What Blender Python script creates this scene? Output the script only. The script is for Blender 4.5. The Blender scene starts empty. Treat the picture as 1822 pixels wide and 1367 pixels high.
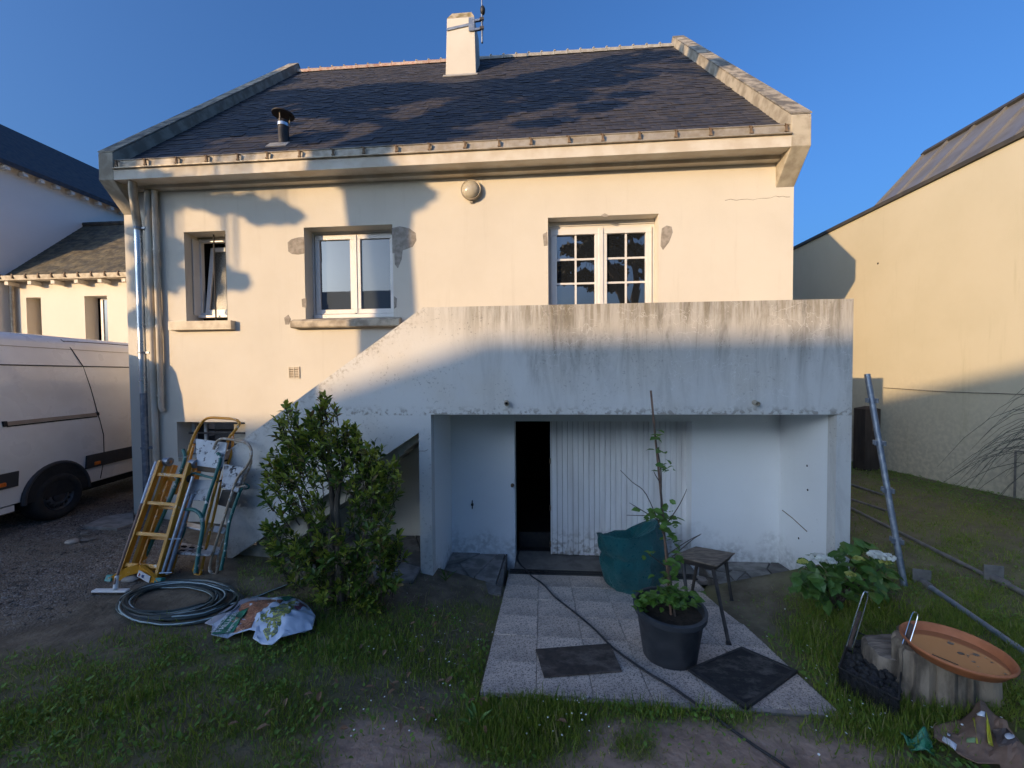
import bpy, bmesh, math, random
import numpy as np
from mathutils import Vector, Matrix
from mathutils.geometry import delaunay_2d_cdt

random.seed(11)
rng = np.random.default_rng(11)
S = bpy.context.scene
COL = S.collection
R_ = math.radians

# ---------------------------------------------------------------- camera
FPX, PW, PH = 683.16, 1822.0, 1367.0
CAM = np.array([0.0, -5.5, 0.0])
def _axes(yaw, pitch, roll):
    cy, sy, cp, sp = math.cos(yaw), math.sin(yaw), math.cos(pitch), math.sin(pitch)
    f = np.array([sy*cp, cy*cp, sp]); r = np.array([cy, -sy, 0.0]); u = np.cross(r, f)
    cr, sr = math.cos(roll), math.sin(roll)
    return cr*r + sr*u, -sr*r + cr*u, f
AR, AU, AF = _axes(-0.0749, -0.0263, -0.0078)
cam = bpy.data.cameras.new('camera')
cam.sensor_fit = 'HORIZONTAL'; cam.sensor_width = 36.0; cam.lens = FPX/PW*36.0
cam.clip_start = 0.05; cam.clip_end = 2000
camo = bpy.data.objects.new('camera', cam); COL.objects.link(camo)
m = Matrix.Identity(4)
for i in range(3):
    m[i][0], m[i][1], m[i][2], m[i][3] = AR[i], AU[i], -AF[i], CAM[i]
camo.matrix_world = m
S.camera = camo

# ---------------------------------------------------------------- light
SUN = np.array([1.0, 1.085, -0.2875])           # direction the light travels
SUNN = SUN/np.linalg.norm(SUN)
EL = math.asin(-SUNN[2])
world = bpy.data.worlds.new('World'); S.world = world; world.use_nodes = True
wn = world.node_tree.nodes; wl = world.node_tree.links
bg = wn['Background']; bg.inputs['Strength'].default_value = 0.148
sky = wn.new('ShaderNodeTexSky'); sky.sky_type = 'NISHITA'; sky.sun_disc = False
sky.sun_elevation = EL; sky.sun_rotation = math.atan2(-SUN[0], -SUN[1])
sky.altitude = 0; sky.air_density = 1.0; sky.dust_density = 8.5; sky.ozone_density = 7.0
wl.new(sky.outputs[0], bg.inputs['Color'])
sl = bpy.data.lights.new('sun', 'SUN'); sl.energy = 2.0; sl.angle = R_(0.45); sl.color = (1.0, 0.69, 0.37)
so = bpy.data.objects.new('sun', sl); COL.objects.link(so)
so.rotation_euler = Vector(SUN).to_track_quat('-Z', 'Y').to_euler()
S.view_settings.view_transform = 'Standard'; S.view_settings.look = 'None'
S.view_settings.exposure = 1.33; S.view_settings.gamma = 1.0
S.view_settings.use_curve_mapping = False
S.render.engine = 'CYCLES'
S.cycles.use_denoising = True
try: S.cycles.denoiser = 'OPENIMAGEDENOISE'
except Exception: pass
S.cycles.max_bounces = 8; S.cycles.diffuse_bounces = 4; S.cycles.glossy_bounces = 3
S.cycles.transparent_max_bounces = 6; S.cycles.caustics_reflective = False; S.cycles.caustics_refractive = False
S.cycles.sample_clamp_indirect = 4.0

# ---------------------------------------------------------------- pixel helpers: a pixel is a direction, the surface it lies on gives the distance
def ray(px, py): return AF + AR*(px-PW/2)/FPX - AU*(py-PH/2)/FPX
def onX(px, py, X): d = ray(px, py); return CAM + d*(X-CAM[0])/d[0]
def onY(px, py, Y): d = ray(px, py); return CAM + d*(Y-CAM[1])/d[1]
def onZ(px, py, Z): d = ray(px, py); return CAM + d*(Z-CAM[2])/d[2]
def project(P):
    d = np.asarray(P, float) - CAM; z = d @ AF
    z = np.where(np.abs(z) < 1e-6, 1e-6, z)
    return PW/2 + FPX*(d @ AR)/z, PH/2 - FPX*(d @ AU)/z, z

# ---------------------------------------------------------------- noise for placing things
_lat = np.random.default_rng(5).random((64, 64))
def vnoise(x, y):
    x = np.asarray(x, float); y = np.asarray(y, float)
    xi = np.floor(x).astype(int); yi = np.floor(y).astype(int); fx = x-xi; fy = y-yi
    fx = fx*fx*(3-2*fx); fy = fy*fy*(3-2*fy)
    a = _lat[xi % 64, yi % 64]; b = _lat[(xi+1) % 64, yi % 64]; c = _lat[xi % 64, (yi+1) % 64]; d = _lat[(xi+1) % 64, (yi+1) % 64]
    return (a*(1-fx)+b*fx)*(1-fy) + (c*(1-fx)+d*fx)*fy
def fbm(x, y, o=3):
    s = 0; a = .5
    for k in range(o): s = s + a*vnoise(x*2**k+17*k, y*2**k+31*k); a *= .5
    return s/(1-.5**o)

# ---------------------------------------------------------------- ground height
PATIO_N = np.array([0, .1727, 1.0])
def patio_z(y): return -2.73 + .1727*(-.325 - y)
_cp = np.array([
 (0,-5.5,-1.86),(0,-9,-1.72),(-5,-7,-1.8),(5,-7,-1.72),(-4,-4.6,-1.92),(4,-4.6,-1.82),(0,-3.9,-2.1),(-.6,-2.76,-2.34),(-1.4,-1.05,-2.39),
 (-.62,-1.15,-2.61),(-.62,-1.9,-2.49),(-3,-1.2,-2.33),(-4.8,-.6,-2.25),(-6.4,-.1,-2.16),(-7.2,-.3,-2.08),(-9,3,-2.1),(-9,-3,-1.98),(-4,-3,-2.1),(-2.3,-2.6,-2.2),
 (2.1,-2.95,-2.28),(2.45,-1.5,-2.45),(3.3,-1.1,-2.3),(3.5,0,-2.15),(5,0,-1.98),(6.65,.2,-1.79),(6.65,2.8,-1.93),(3,-3.2,-2.1),(5,3,-2.08),(5,-2.5,-1.88),
 (6.65,8,-2.0),(.8,-3.1,-2.26),(-13,0,-2.0),(-13,8,-2.0),(-2,1,-2.6),(1,-.3,-2.76)])
def _tps(r2): return np.where(r2 > 1e-12, r2*np.log(np.maximum(r2, 1e-12)), 0.0)
_n = len(_cp)
_A = np.zeros((_n+3, _n+3))
_d2 = ((_cp[:, None, :2]-_cp[None, :, :2])**2).sum(-1)
_A[:_n, :_n] = _tps(_d2) + np.eye(_n)*0.3
_A[:_n, _n] = 1; _A[:_n, _n+1:] = _cp[:, :2]; _A[_n:, :_n] = _A[:_n, _n:].T
_w = np.linalg.solve(_A, np.concatenate([_cp[:, 2], [0, 0, 0]]))
def g_raw(x, y):
    x = np.asarray(x, float); y = np.asarray(y, float)
    sh = x.shape; p = np.stack([x.ravel(), y.ravel()], -1)
    pc = np.stack([np.clip(p[:, 0], -13, 7.5), np.clip(p[:, 1], -9, 9)], -1)
    out = np.empty(len(pc))
    for s in range(0, len(pc), 20000):
        q = pc[s:s+20000]
        d2 = ((q[:, None, :]-_cp[None, :, :2])**2).sum(-1)
        out[s:s+20000] = _tps(d2) @ _w[:_n] + _w[_n] + q @ _w[_n+1:]
    return out.reshape(sh)
def g_bumps(x, y): return .030*(fbm(np.asarray(x)*1.6+9, np.asarray(y)*1.6+4)-.5) + .016*(fbm(np.asarray(x)*7, np.asarray(y)*7, 2)-.5)
def ground(x, y):
    x = np.asarray(x, float); y = np.asarray(y, float); z = g_raw(x, y)
    ln = np.where(y < -2.8, -2.304+.15*(-2.83-y)-.25*np.clip((-3.1-y), 0, 9) - .6*np.clip(np.abs(x-.75)-1.3, 0, 9), -9)   # soil banked against the patio edge
    return np.maximum(z, ln) + g_bumps(x, y)
def gz(x, y): return float(ground(np.array([x]), np.array([y]))[0])
def onG(px, py):
    z = -2.1
    for _ in range(13):
        p = onZ(px, py, z); z = .5*z + .5*gz(p[0], p[1])
    return onZ(px, py, z)
def onPatio(px, py):
    d = ray(px, py); p0 = np.array([0, -.325, -2.73]); t = PATIO_N @ (p0-CAM)/(PATIO_N @ d); return CAM + t*d

# ---------------------------------------------------------------- materials
class NT:
    def __init__(s, name):
        s.m = bpy.data.materials.new(name); s.m.use_nodes = True
        s.t = s.m.node_tree; s.N = s.t.nodes; s.L = s.t.links
        s.b = s.N['Principled BSDF']; s.tc = None
    def node(s, typ, **kw):
        n = s.N.new(typ)
        for k, v in kw.items(): setattr(n, k, v)
        return n
    def put(s, sock, v):
        if isinstance(v, bpy.types.NodeSocket): s.L.new(v, sock)
        elif v is not None:
            if isinstance(v, (tuple, list)) and len(v) == 3 and sock.type == 'RGBA': v = (*v, 1)
            sock.default_value = v
    def obj(s):
        if s.tc is None: s.tc = s.node('ShaderNodeTexCoord')
        return s.tc.outputs['Object']
    def mapv(s, scale=(1, 1, 1), loc=(0, 0, 0), rot=(0, 0, 0), src=None):
        n = s.node('ShaderNodeMapping'); s.L.new(src or s.obj(), n.inputs[0])
        n.inputs['Location'].default_value = loc; n.inputs['Rotation'].default_value = rot; n.inputs['Scale'].default_value = scale
        return n.outputs[0]
    def noise(s, scale, detail=5, vec=None, rough=.55, dist=0):
        n = s.node('ShaderNodeTexNoise'); s.L.new(vec or s.obj(), n.inputs['Vector'])
        n.inputs['Scale'].default_value = scale; n.inputs['Detail'].default_value = detail
        n.inputs['Roughness'].default_value = rough; n.inputs['Distortion'].default_value = dist
        return n.outputs[0]
    def vor(s, scale, vec=None, feat='DISTANCE_TO_EDGE', out='Distance'):
        n = s.node('ShaderNodeTexVoronoi', feature=feat); s.L.new(vec or s.obj(), n.inputs['Vector'])
        n.inputs['Scale'].default_value = scale; return n.outputs[out]
    def math(s, op, a, b=None, clamp=False):
        n = s.node('ShaderNodeMath', operation=op); n.use_clamp = clamp
        s.put(n.inputs[0], a)
        if b is not None: s.put(n.inputs[1], b)
        return n.outputs[0]
    def mr(s, v, a, b, c=0., d=1., smooth=True):
        n = s.node('ShaderNodeMapRange'); n.interpolation_type = 'SMOOTHSTEP' if smooth else 'LINEAR'
        s.put(n.inputs[0], v)
        for i, x in enumerate((a, b, c, d)): n.inputs[i+1].default_value = x
        return n.outputs[0]
    def mix(s, f, a, b, mode='MIX'):
        n = s.node('ShaderNodeMix', data_type='RGBA', blend_type=mode)
        s.put(n.inputs['Factor'], f); s.put(n.inputs['A'], a) if 0 else None
        s.put(n.inputs[0], f); s.put(n.inputs[6], a); s.put(n.inputs[7], b)
        return n.outputs[2]
    def sep(s, src=None):
        n = s.node('ShaderNodeSeparateXYZ'); s.L.new(src or s.obj(), n.inputs[0]); return n.outputs
    def isl(s):
        return s.node('ShaderNodeNewGeometry').outputs['Random Per Island']
    def rnd(s): return s.node('ShaderNodeObjectInfo').outputs['Random']
    def attr(s, name):
        return s.node('ShaderNodeAttribute', attribute_name=name).outputs
    def bump(s, h, dist=.01, strength=.6):
        n = s.node('ShaderNodeBump'); n.inputs['Strength'].default_value = strength; n.inputs['Distance'].default_value = dist
        s.L.new(h, n.inputs['Height']); s.L.new(n.outputs[0], s.b.inputs['Normal'])
    def out(s, color=None, rough=None, metal=None, **kw):
        if color is not None: s.put(s.b.inputs['Base Color'], color)
        if rough is not None: s.put(s.b.inputs['Roughness'], rough)
        if metal is not None: s.put(s.b.inputs['Metallic'], metal)
        for k, v in kw.items(): s.put(s.b.inputs[k], v)
        return s.m

def pm(name, c1, c2=None, scale=6, detail=6, rough=.75, bump=.3, bscale=None, bdist=.004, metal=0, stretch=(1, 1, 1), lo=.35, hi=.65, island=0, **kw):
    """plain two-tone procedural material, optional brightness change from piece to piece"""
    n = NT(name); v = n.mapv(stretch)
    c2 = c2 or tuple(x*.7 for x in c1)
    f = n.noise(scale, detail, v)
    c = n.mix(n.mr(f, lo, hi), c1, c2)
    if island:
        r = n.math('ADD', n.isl(), n.rnd()); r = n.math('FRACT', r)
        k = n.mr(r, 0, 1, 1-island, 1+island, False)
        cc = n.node('ShaderNodeCombineColor'); 
        for i in range(3): n.put(cc.inputs[i], k)
        c = n.mix(1.0, c, cc.outputs[0], 'MULTIPLY')
    if bump:
        n.bump(n.noise(bscale or scale*5, 6, v), bdist, bump)
    fr = n.noise(scale*2, 3, v)
    return n.out(c, n.mr(fr, .3, .7, max(0, rough-.08), min(1, rough+.08)), metal, **kw)

# ---------------------------------------------------------------- mesh building
class MB:
    def __init__(s): s.v = []; s.f = []
    def add(s, vs, fs):
        k = len(s.v); s.v += [tuple(map(float, p)) for p in vs]; s.f += [tuple(i+k for i in f) for f in fs]; return s
    def box(s, x0, x1, y0, y1, z0, z1):
        return s.add([(x0,y0,z0),(x1,y0,z0),(x1,y1,z0),(x0,y1,z0),(x0,y0,z1),(x1,y0,z1),(x1,y1,z1),(x0,y1,z1)],
                     [(3,2,1,0),(4,5,6,7),(0,1,5,4),(1,2,6,5),(2,3,7,6),(3,0,4,7)])
    def hexa(s, b, t):
        return s.add(list(b)+list(t), [(3,2,1,0),(4,5,6,7),(0,1,5,4),(1,2,6,5),(2,3,7,6),(3,0,4,7)])
    def obox(s, c, size, M):
        M = np.array(M); c = np.array(c); h = np.array(size)/2
        pts = [c + M @ (h*np.array(q)) for q in ((-1,-1,-1),(1,-1,-1),(1,1,-1),(-1,1,-1),(-1,-1,1),(1,-1,1),(1,1,1),(-1,1,1))]
        return s.hexa(pts[:4], pts[4:])
    def bar(s, p0, p1, w, h, up=(0, 0, 1)):
        p0 = np.array(p0, float); p1 = np.array(p1, float); d = p1-p0; L = np.linalg.norm(d); d = d/L
        u = np.array(up, float); a = np.cross(d, u)
        if np.linalg.norm(a) < 1e-6: a = np.cross(d, (1, 0, 0))
        a /= np.linalg.norm(a); b = np.cross(a, d)
        return s.obox((p0+p1)/2, (w, L, h), np.stack([a, d, b], 1))
    def tube(s, pts, r, n=8, cap=True, closed=False):
        P = [np.array(p, float) for p in pts]; N = len(P)
        rr = r if hasattr(r, '__len__') else [r]*N
        T = []
        for i in range(N):
            a = P[i-1] if (i > 0 or closed) else P[0]; b = P[(i+1) % N] if (i < N-1 or closed) else P[-1]
            t = b-a; T.append(t/(np.linalg.norm(t)+1e-12))
        ref = np.array((0, 0, 1.0)) if abs(T[0][2]) < .9 else np.array((1.0, 0, 0))
        x = np.cross(T[0], ref); x /= np.linalg.norm(x)
        vs = []
        for i in range(N):
            x = x - T[i]*(x @ T[i]); x /= (np.linalg.norm(x)+1e-12); y = np.cross(T[i], x)
            for k in range(n):
                a = 2*math.pi*k/n; vs.append(P[i] + rr[i]*(x*math.cos(a)+y*math.sin(a)))
        fs = []
        for i in range(N if closed else N-1):
            j = (i+1) % N
            for k in range(n):
                l = (k+1) % n; fs.append((i*n+k, i*n+l, j*n+l, j*n+k))
        if cap and not closed:
            fs.append(tuple(range(n-1, -1, -1))); fs.append(tuple((N-1)*n+k for k in range(n)))
        return s.add(vs, fs)
    def lathe(s, c, prof, n=24, sx=1, sy=1, wob=None):
        vs = []; m_ = len(prof)
        for k in range(n):
            a = 2*math.pi*k/n; q = 1 if wob is None else wob(a)
            for r, z in prof: vs.append((c[0]+r*q*sx*math.cos(a), c[1]+r*q*sy*math.sin(a), c[2]+z))
        fs = []
        for k in range(n):
            l = (k+1) % n
            for i in range(m_-1): fs.append((k*m_+i, l*m_+i, l*m_+i+1, k*m_+i+1))
        return s.add(vs, fs)
    def disc(s, c, r, n=24, sx=1, sy=1):
        vs = [(c[0]+r*sx*math.cos(2*math.pi*k/n), c[1]+r*sy*math.sin(2*math.pi*k/n), c[2]) for k in range(n)]
        return s.add(vs, [tuple(range(n))])
    def prism(s, poly, a0, a1, axis):
        """poly: 2-D points; axis 'X': poly is (y,z); 'Y': (x,z); 'Z': (x,y)"""
        def P(p, a): return (a, p[0], p[1]) if axis == 'X' else (p[0], a, p[1]) if axis == 'Y' else (p[0], p[1], a)
        n = len(poly)
        vs = [P(p, a0) for p in poly]+[P(p, a1) for p in poly]
        fs = [tuple(range(n-1, -1, -1)), tuple(range(n, 2*n))]+[(i, (i+1) % n, n+(i+1) % n, n+i) for i in range(n)]
        return s.add(vs, fs)
    def sph(s, c, r, n=10, m_=7, sc=(1, 1, 1)):
        prof = [(math.sin(math.pi*i/m_)*r + 1e-5, -math.cos(math.pi*i/m_)*r*sc[2]) for i in range(m_+1)]
        return s.lathe(c, prof, n, sc[0], sc[1])
    def build(s, name, mt, parent=None, smooth=False, bevel=0, fixn=True):
        me = bpy.data.meshes.new(name); me.from_pydata(s.v, [], s.f); me.update()
        if fixn:
            bm = bmesh.new(); bm.from_mesh(me); bmesh.ops.recalc_face_normals(bm, faces=bm.faces[:]); bm.to_mesh(me); bm.free()
        return link(name, me, mt, parent, smooth, bevel)

def link(name, me, mt, parent=None, smooth=False, bevel=0):
    if mt is not None and not me.materials: me.materials.append(mt)
    o = bpy.data.objects.new(name, me); COL.objects.link(o)
    if smooth:
        me.polygons.foreach_set('use_smooth', [True]*len(me.polygons))
        try: me.set_sharp_from_angle(angle=R_(40))
        except Exception: pass
    if bevel:
        b = o.modifiers.new('bevel', 'BEVEL'); b.width = bevel; b.segments = 2; b.limit_method = 'ANGLE'; b.angle_limit = R_(35)
    if parent is not None: par(o, parent)
    return o
def wm(o):
    M = Matrix.Translation(o.location) @ o.rotation_euler.to_matrix().to_4x4()
    return (wm(o.parent) @ o.matrix_parent_inverse @ M) if o.parent else M
def par(o, p):
    o.parent = p; o.matrix_parent_inverse = wm(p).inverted()
def thing(name, label, cat, loc=(0, 0, 0), group=None):
    o = bpy.data.objects.new(name, None); COL.objects.link(o); o.location = Vector([float(x) for x in loc]); o.empty_display_size = .1
    return tag(o, label, cat, group)
def tag(o, label, cat, group=None):
    o['label'] = label; o['category'] = cat
    if group: o['group'] = group
    return o
def part(name, parent, loc=None):
    o = bpy.data.objects.new(name, None); COL.objects.link(o); o.empty_display_size = .05
    if loc is not None: o.location = Vector([float(x) for x in loc])
    par(o, parent); return o
def put(name, me, parent, M):
    """place a shared mesh as a piece"""
    o = bpy.data.objects.new(name, me); COL.objects.link(o); o.parent = parent
    o.matrix_parent_inverse = wm(parent).inverted() if parent else Matrix.Identity(4)
    o.matrix_basis = M; return o
def M4(R, p, s=1.0):
    R = np.asarray(R)*s
    return Matrix([[*R[0], p[0]], [*R[1], p[1]], [*R[2], p[2]], [0, 0, 0, 1]])

def trimesh(name, V, F, mt, parent=None, kind=None, smooth=False):
    me = bpy.data.meshes.new(name)
    V = np.ascontiguousarray(V, np.float32); F = np.ascontiguousarray(F, np.int32)
    me.vertices.add(len(V)); me.vertices.foreach_set('co', V.ravel())
    me.loops.add(F.size); me.loops.foreach_set('vertex_index', F.ravel())
    me.polygons.add(len(F)); me.polygons.foreach_set('loop_start', np.arange(0, F.size, 3, dtype=np.int32))
    try: me.polygons.foreach_set('loop_total', np.full(len(F), 3, np.int32))
    except Exception: pass
    me.update(calc_edges=True); me.validate()
    o = link(name, me, mt, parent, False)
    if smooth: me.polygons.foreach_set('use_smooth', [True]*len(me.polygons))
    if kind: o['kind'] = kind
    return o
def scat(bv, bf, pos, rot, sc):
    bv = np.asarray(bv); bf = np.asarray(bf); n = len(pos)
    sc = np.asarray(sc); sc = sc[:, None, None] if sc.ndim == 1 else sc[:, None, :]
    V = np.einsum('nij,nkj->nki', rot, bv[None]*sc) + pos[:, None, :]
    F = bf[None] + (np.arange(n)*len(bv))[:, None, None]
    return V.reshape(-1, 3), F.reshape(-1, 3)
def frames(d, roll=None):
    """rotation matrices whose Y axis is d"""
    d = d/np.linalg.norm(d, axis=1, keepdims=True); n = len(d)
    up = np.tile(np.array([0, 0, 1.0]), (n, 1)); up[np.abs(d[:, 2]) > .95] = (1, 0, 0)
    x = np.cross(d, up); x /= np.linalg.norm(x, axis=1, keepdims=True); z = np.cross(x, d)
    if roll is not None:
        c, s_ = np.cos(roll)[:, None], np.sin(roll)[:, None]; x, z = c*x+s_*z, -s_*x+c*z
    return np.stack([x, d, z], 2)
# a leaf: base at origin, grows along +Y, folded on its midrib
LEAF_V = np.array([(0,0,0),(-.16,.28,.05),(.16,.28,.05),(0,.30,0),(-.15,.65,.05),(.15,.65,.05),(0,.68,-.02),(0,1,-.10)], float)
LEAF_F = np.array([(0,3,1),(0,2,3),(1,3,6),(1,6,4),(2,6,3),(2,5,6),(4,6,7),(6,5,7)])
OVAL_V = LEAF_V*np.array([2.0,1,1.6])
def sheet(name, poly, hfun, mt, parent, step=10, off=0., inner=()):
    """a thin crumpled sheet: outline in photo pixels laid on the ground, height hfun above it"""
    pts = [Vector(p) for p in poly]; xs = [p[0] for p in poly]; ys = [p[1] for p in poly]
    def inside(x, y):
        c = False; j = len(poly)-1
        for i in range(len(poly)):
            xi, yi = poly[i]; xj, yj = poly[j]
            if (yi > y) != (yj > y) and x < (xj-xi)*(y-yi)/(yj-yi)+xi: c = not c
            j = i
        return c
    n0 = len(pts)
    ed = [(i, (i+1) % n0) for i in range(n0)]
    y = min(ys)+step*.5
    while y < max(ys):
        x = min(xs)+step*.5
        while x < max(xs):
            if inside(x, y): pts.append(Vector((x+random.uniform(-.2, .2)*step, y+random.uniform(-.2, .2)*step)))
            x += step
        y += step*.6
    r = delaunay_2d_cdt(pts, ed, [list(range(n0))], 1, 1e-4)
    b = MB(); vs = []
    for p in r[0]:
        q = onG(p.x, p.y); vs.append((q[0], q[1], q[2]+hfun(p.x, p.y)+off))
    b.add(vs, r[2])
    o = b.build(name, mt, parent, smooth=True)
    sd = o.modifiers.new('thickness', 'SOLIDIFY'); sd.thickness = .002
    return o
# ---------------------------------------------------------------- the materials
def wall_mat(name, base, dirt, streak=.25, bottom=None, damp=.5, spots=0.0):
    n = NT(name); x, y, z = n.sep()
    blot = n.noise(.9, 6); fine = n.noise(9, 6)
    c = n.mix(n.mr(blot, .35, .75, 0, .22), base, dirt)
    sv = n.noise(1.0, 7, n.mapv((7, 7, .55)), .65)
    c = n.mix(n.math('MULTIPLY', n.mr(sv, .55, .8), streak), c, dirt)
    if bottom:                                   # splash dirt along the foot of the wall
        bz = n.math('ADD', z, n.mr(n.noise(3, 5), 0, 1, -.35, .35))
        g = n.math('MULTIPLY', n.mr(bz, bottom[0], bottom[1], 1, 0), n.mr(n.noise(14, 6), .35, .62))
        c = n.mix(n.math('MULTIPLY', g, damp), c, (.16, .15, .13))
    if spots:
        c = n.mix(n.math('MULTIPLY', n.mr(n.noise(28, 3), .68, .74), spots), c, (.12, .10, .08))
    n.bump(n.math('ADD', fine, n.noise(60, 3)), .004, .35)
    return n.out(c, n.mr(fine, .3, .7, .75, .95))
M_wall = wall_mat('cream render', (.66, .61, .52), (.45, .395, .31), .28)
M_recess = wall_mat('white garage paint', (.82, .83, .83), (.66, .65, .62), .12, (-2.65, -2.2), .38, .2)
M_nb = wall_mat('yellow render', (.60, .545, .41), (.42, .38, .24), .5, (-1.9, .35), .30)
M_nbl = wall_mat('white render', (.84, .82, .78), (.70, .68, .63), .12)
M_annex = wall_mat('annex render', (.74, .66, .54), (.6, .53, .42), .15)

def parapet_mat():
    n = NT('stained balcony render'); x, y, z = n.sep()
    base, warm = (.66, .65, .625), (.60, .55, .47)
    c = n.mix(n.mr(n.noise(1.1, 6), .35, .7, 0, .6), base, warm)
    zone = n.math('MULTIPLY', n.mr(x, -1.6, .2, 0, 1), n.mr(z, -.45, .75, .25, 1))
    st = n.noise(1.0, 9, n.mapv((5.5, 5.5, .9)), .72, .6)
    big = n.noise(.8, 4, n.mapv((1, 1, .5)))
    d = n.math('MULTIPLY', n.math('MULTIPLY', n.mr(st, .40, .72), n.mr(big, .3, .6, .35, 1)), zone)
    c = n.mix(n.math('MULTIPLY', zone, n.mr(big, .32, .62, .12, .62)), c, (.34, .325, .30)); c = n.mix(n.math('MULTIPLY', d, .95), c, (.15, .14, .12))
    topz = n.mr(z, .35, .79, 0, 1)
    st2 = n.noise(1.0, 8, n.mapv((17, 17, .9), (3, 1, 0)), .75)
    c = n.mix(n.math('MULTIPLY', n.math('MULTIPLY', topz, n.mr(st2, .42, .62)), n.mr(x, -1.3, -.5, .15, .68)), c, (.19, .16, .105))
    speck = n.noise(34, 4); c = n.mix(n.math('MULTIPLY', n.mr(speck, .6, .7), n.mr(n.noise(2.2, 3), .4, .6, 0, .5)), c, (.16, .155, .15))
    # pale filled hairline cracks and a curved trowel mark
    dv = n.node('ShaderNodeVectorMath', operation='ADD'); n.L.new(n.obj(), dv.inputs[0])
    nz = n.node('ShaderNodeTexNoise'); n.L.new(n.obj(), nz.inputs['Vector']); nz.inputs['Scale'].default_value = 5; nz.inputs['Detail'].default_value = 4
    sc_ = n.node('ShaderNodeVectorMath', operation='SCALE'); n.L.new(nz.outputs['Color'], sc_.inputs[0]); sc_.inputs['Scale'].default_value = .35; n.L.new(sc_.outputs[0], dv.inputs[1])
    ed = n.vor(6.5, dv.outputs[0])
    cr = n.math('MULTIPLY', n.mr(ed, .0, .022, 1, 0), n.math('MULTIPLY', n.mr(n.noise(1.7, 3), .45, .6), n.mr(x, -1.2, .2)))
    c = n.mix(n.math('MULTIPLY', cr, .55), c, (.72, .71, .69))
    c = n.mix(n.math('MULTIPLY', n.math('MULTIPLY', n.mr(z, -.47, -.36, 1, 0), n.mr(z, -.50, -.47, 0, 1)), n.mr(n.noise(20, 5), .48, .6, 0, .7)), c, (.2, .17, .13))
    foot = n.math('MULTIPLY', n.mr(n.math('ADD', z, n.noise(4, 4)), -1.9, -1.2, 1, 0), n.mr(n.noise(26, 8, None, .7), .47, .72, 0, .6))
    c = n.mix(foot, c, (.20, .19, .17))
    slope = n.math('SUBTRACT', n.math('ADD', n.math('MULTIPLY', x, .69), 1.76), z)      # edge of the stair string
    lowd = n.math('MULTIPLY', n.math('MULTIPLY', n.mr(x, -3.0, -1.9, 1, 0), n.mr(z, -2.3, -.9, 1, .25)), n.mr(n.noise(2.6, 8, None, .68), .40, .68, 0, .75))
    c = n.mix(lowd, c, (.30, .285, .265))
    edge = n.math('MULTIPLY', n.mr(slope, .0, .22, 1, 0), n.mr(n.noise(24, 8, None, .7), .45, .7, 0, .7))
    c = n.mix(n.math('MULTIPLY', edge, n.mr(x, -1.5, -1.2, 1, 0)), c, (.20, .16, .10))
    n.bump(n.math('ADD', n.noise(18, 6), n.math('MULTIPLY', st, 1.0)), .006, .5)
    return n.out(c, .9)
M_parapet = parapet_mat()
M_concrete = pm('weathered concrete', (.48, .43, .34), (.30, .26, .20), 5, 8, .92, .5, 40, .004)
M_coping = pm('lichen concrete', (.40, .35, .27), (.13, .12, .105), 6, 9, .95, .6, 55, .006)
M_fascia = pm('painted fascia', (.66, .61, .52), (.56, .49, .39), 3, 5, .6, .1)
M_sill = pm('concrete sill', (.56, .48, .36), (.30, .25, .19), 7, 8, .9, .4)
M_sill2 = pm('painted sill', (.72, .64, .50), (.58, .50, .38), 7, 8, .85, .3)
M_zinc = pm('old zinc', (.45, .40, .32), (.32, .27, .20), 6, 5, .55, .15, metal=.35)
M_zincnew = pm('galvanised pipe', (.60, .64, .68), (.56, .60, .64), 2, 3, .33, 0, metal=.85)
M_rust = pm('rusty hook', (.22, .15, .09), (.12, .08, .05), 20, 5, .85, .4)
M_slate = pm('roof slate', (.026, .029, .041), (.060, .054, .053), 9, 7, .72, .35, 45, .003, island=.22)
M_slateold = pm('old mossy slate', (.10, .082, .055), (.05, .046, .040), 4, 8, .8, .6, 30, .01, stretch=(1, 1, 3))
M_deck = pm('roof felt', (.02, .02, .022), (.03, .03, .03), 8)
M_mortar = pm('grey mortar', (.37, .33, .285), (.25, .22, .185), 14, 7, .95, .6, 60)
M_ridge = pm('terracotta ridge', (.40, .22, .16), (.52, .42, .34), 8, 6, .85, .4, island=.2)
M_ridgeg = pm('pale ridge mortar', (.42, .40, .36), (.30, .28, .25), 8, 6, .9, .4)
M_pvc = pm('white plastic frame', (.72, .70, .67), (.67, .65, .62), 3, 3, .35, 0)
M_pvcg = pm('grey plastic gasket', (.06, .06, .065), (.05, .05, .05), 3, 3, .5, 0)
def glass(name, tint, refl):
    n = NT(name)
    n.b.inputs['IOR'].default_value = refl
    return n.out(n.mix(n.noise(1.5, 2), tint, tuple(x*1.2 for x in tint)), .015)
M_glass = glass('window glass', (.012, .014, .017), 2.6)
M_glassb = glass('window glass blind', (.055, .07, .09), 1.75)
M_obsc = pm('frosted glass', (.045, .042, .036), (.08, .075, .06), 60, 3, .25, .4, 80)
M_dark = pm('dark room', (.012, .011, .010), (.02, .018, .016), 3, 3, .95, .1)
M_black = pm('black iron', (.018, .018, .02), (.03, .028, .026), 20, 4, .55, .2)
def plank_mat():
    n = NT('painted planks'); x, y, z = n.sep()
    c = n.mix(n.mr(n.noise(1.2, 6, n.mapv((6, 1, .6))), .4, .7), (.80, .79, .775), (.66, .64, .62))
    low = n.math('MULTIPLY', n.mr(z, -2.7, -2.2, 1, 0), n.mr(n.noise(16, 6), .45, .62, 0, .8))
    c = n.mix(low, c, (.25, .21, .17))
    n.bump(n.noise(20, 5, n.mapv((2, 1, .1))), .003, .4); return n.out(c, .6)
M_plank = plank_mat()
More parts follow.
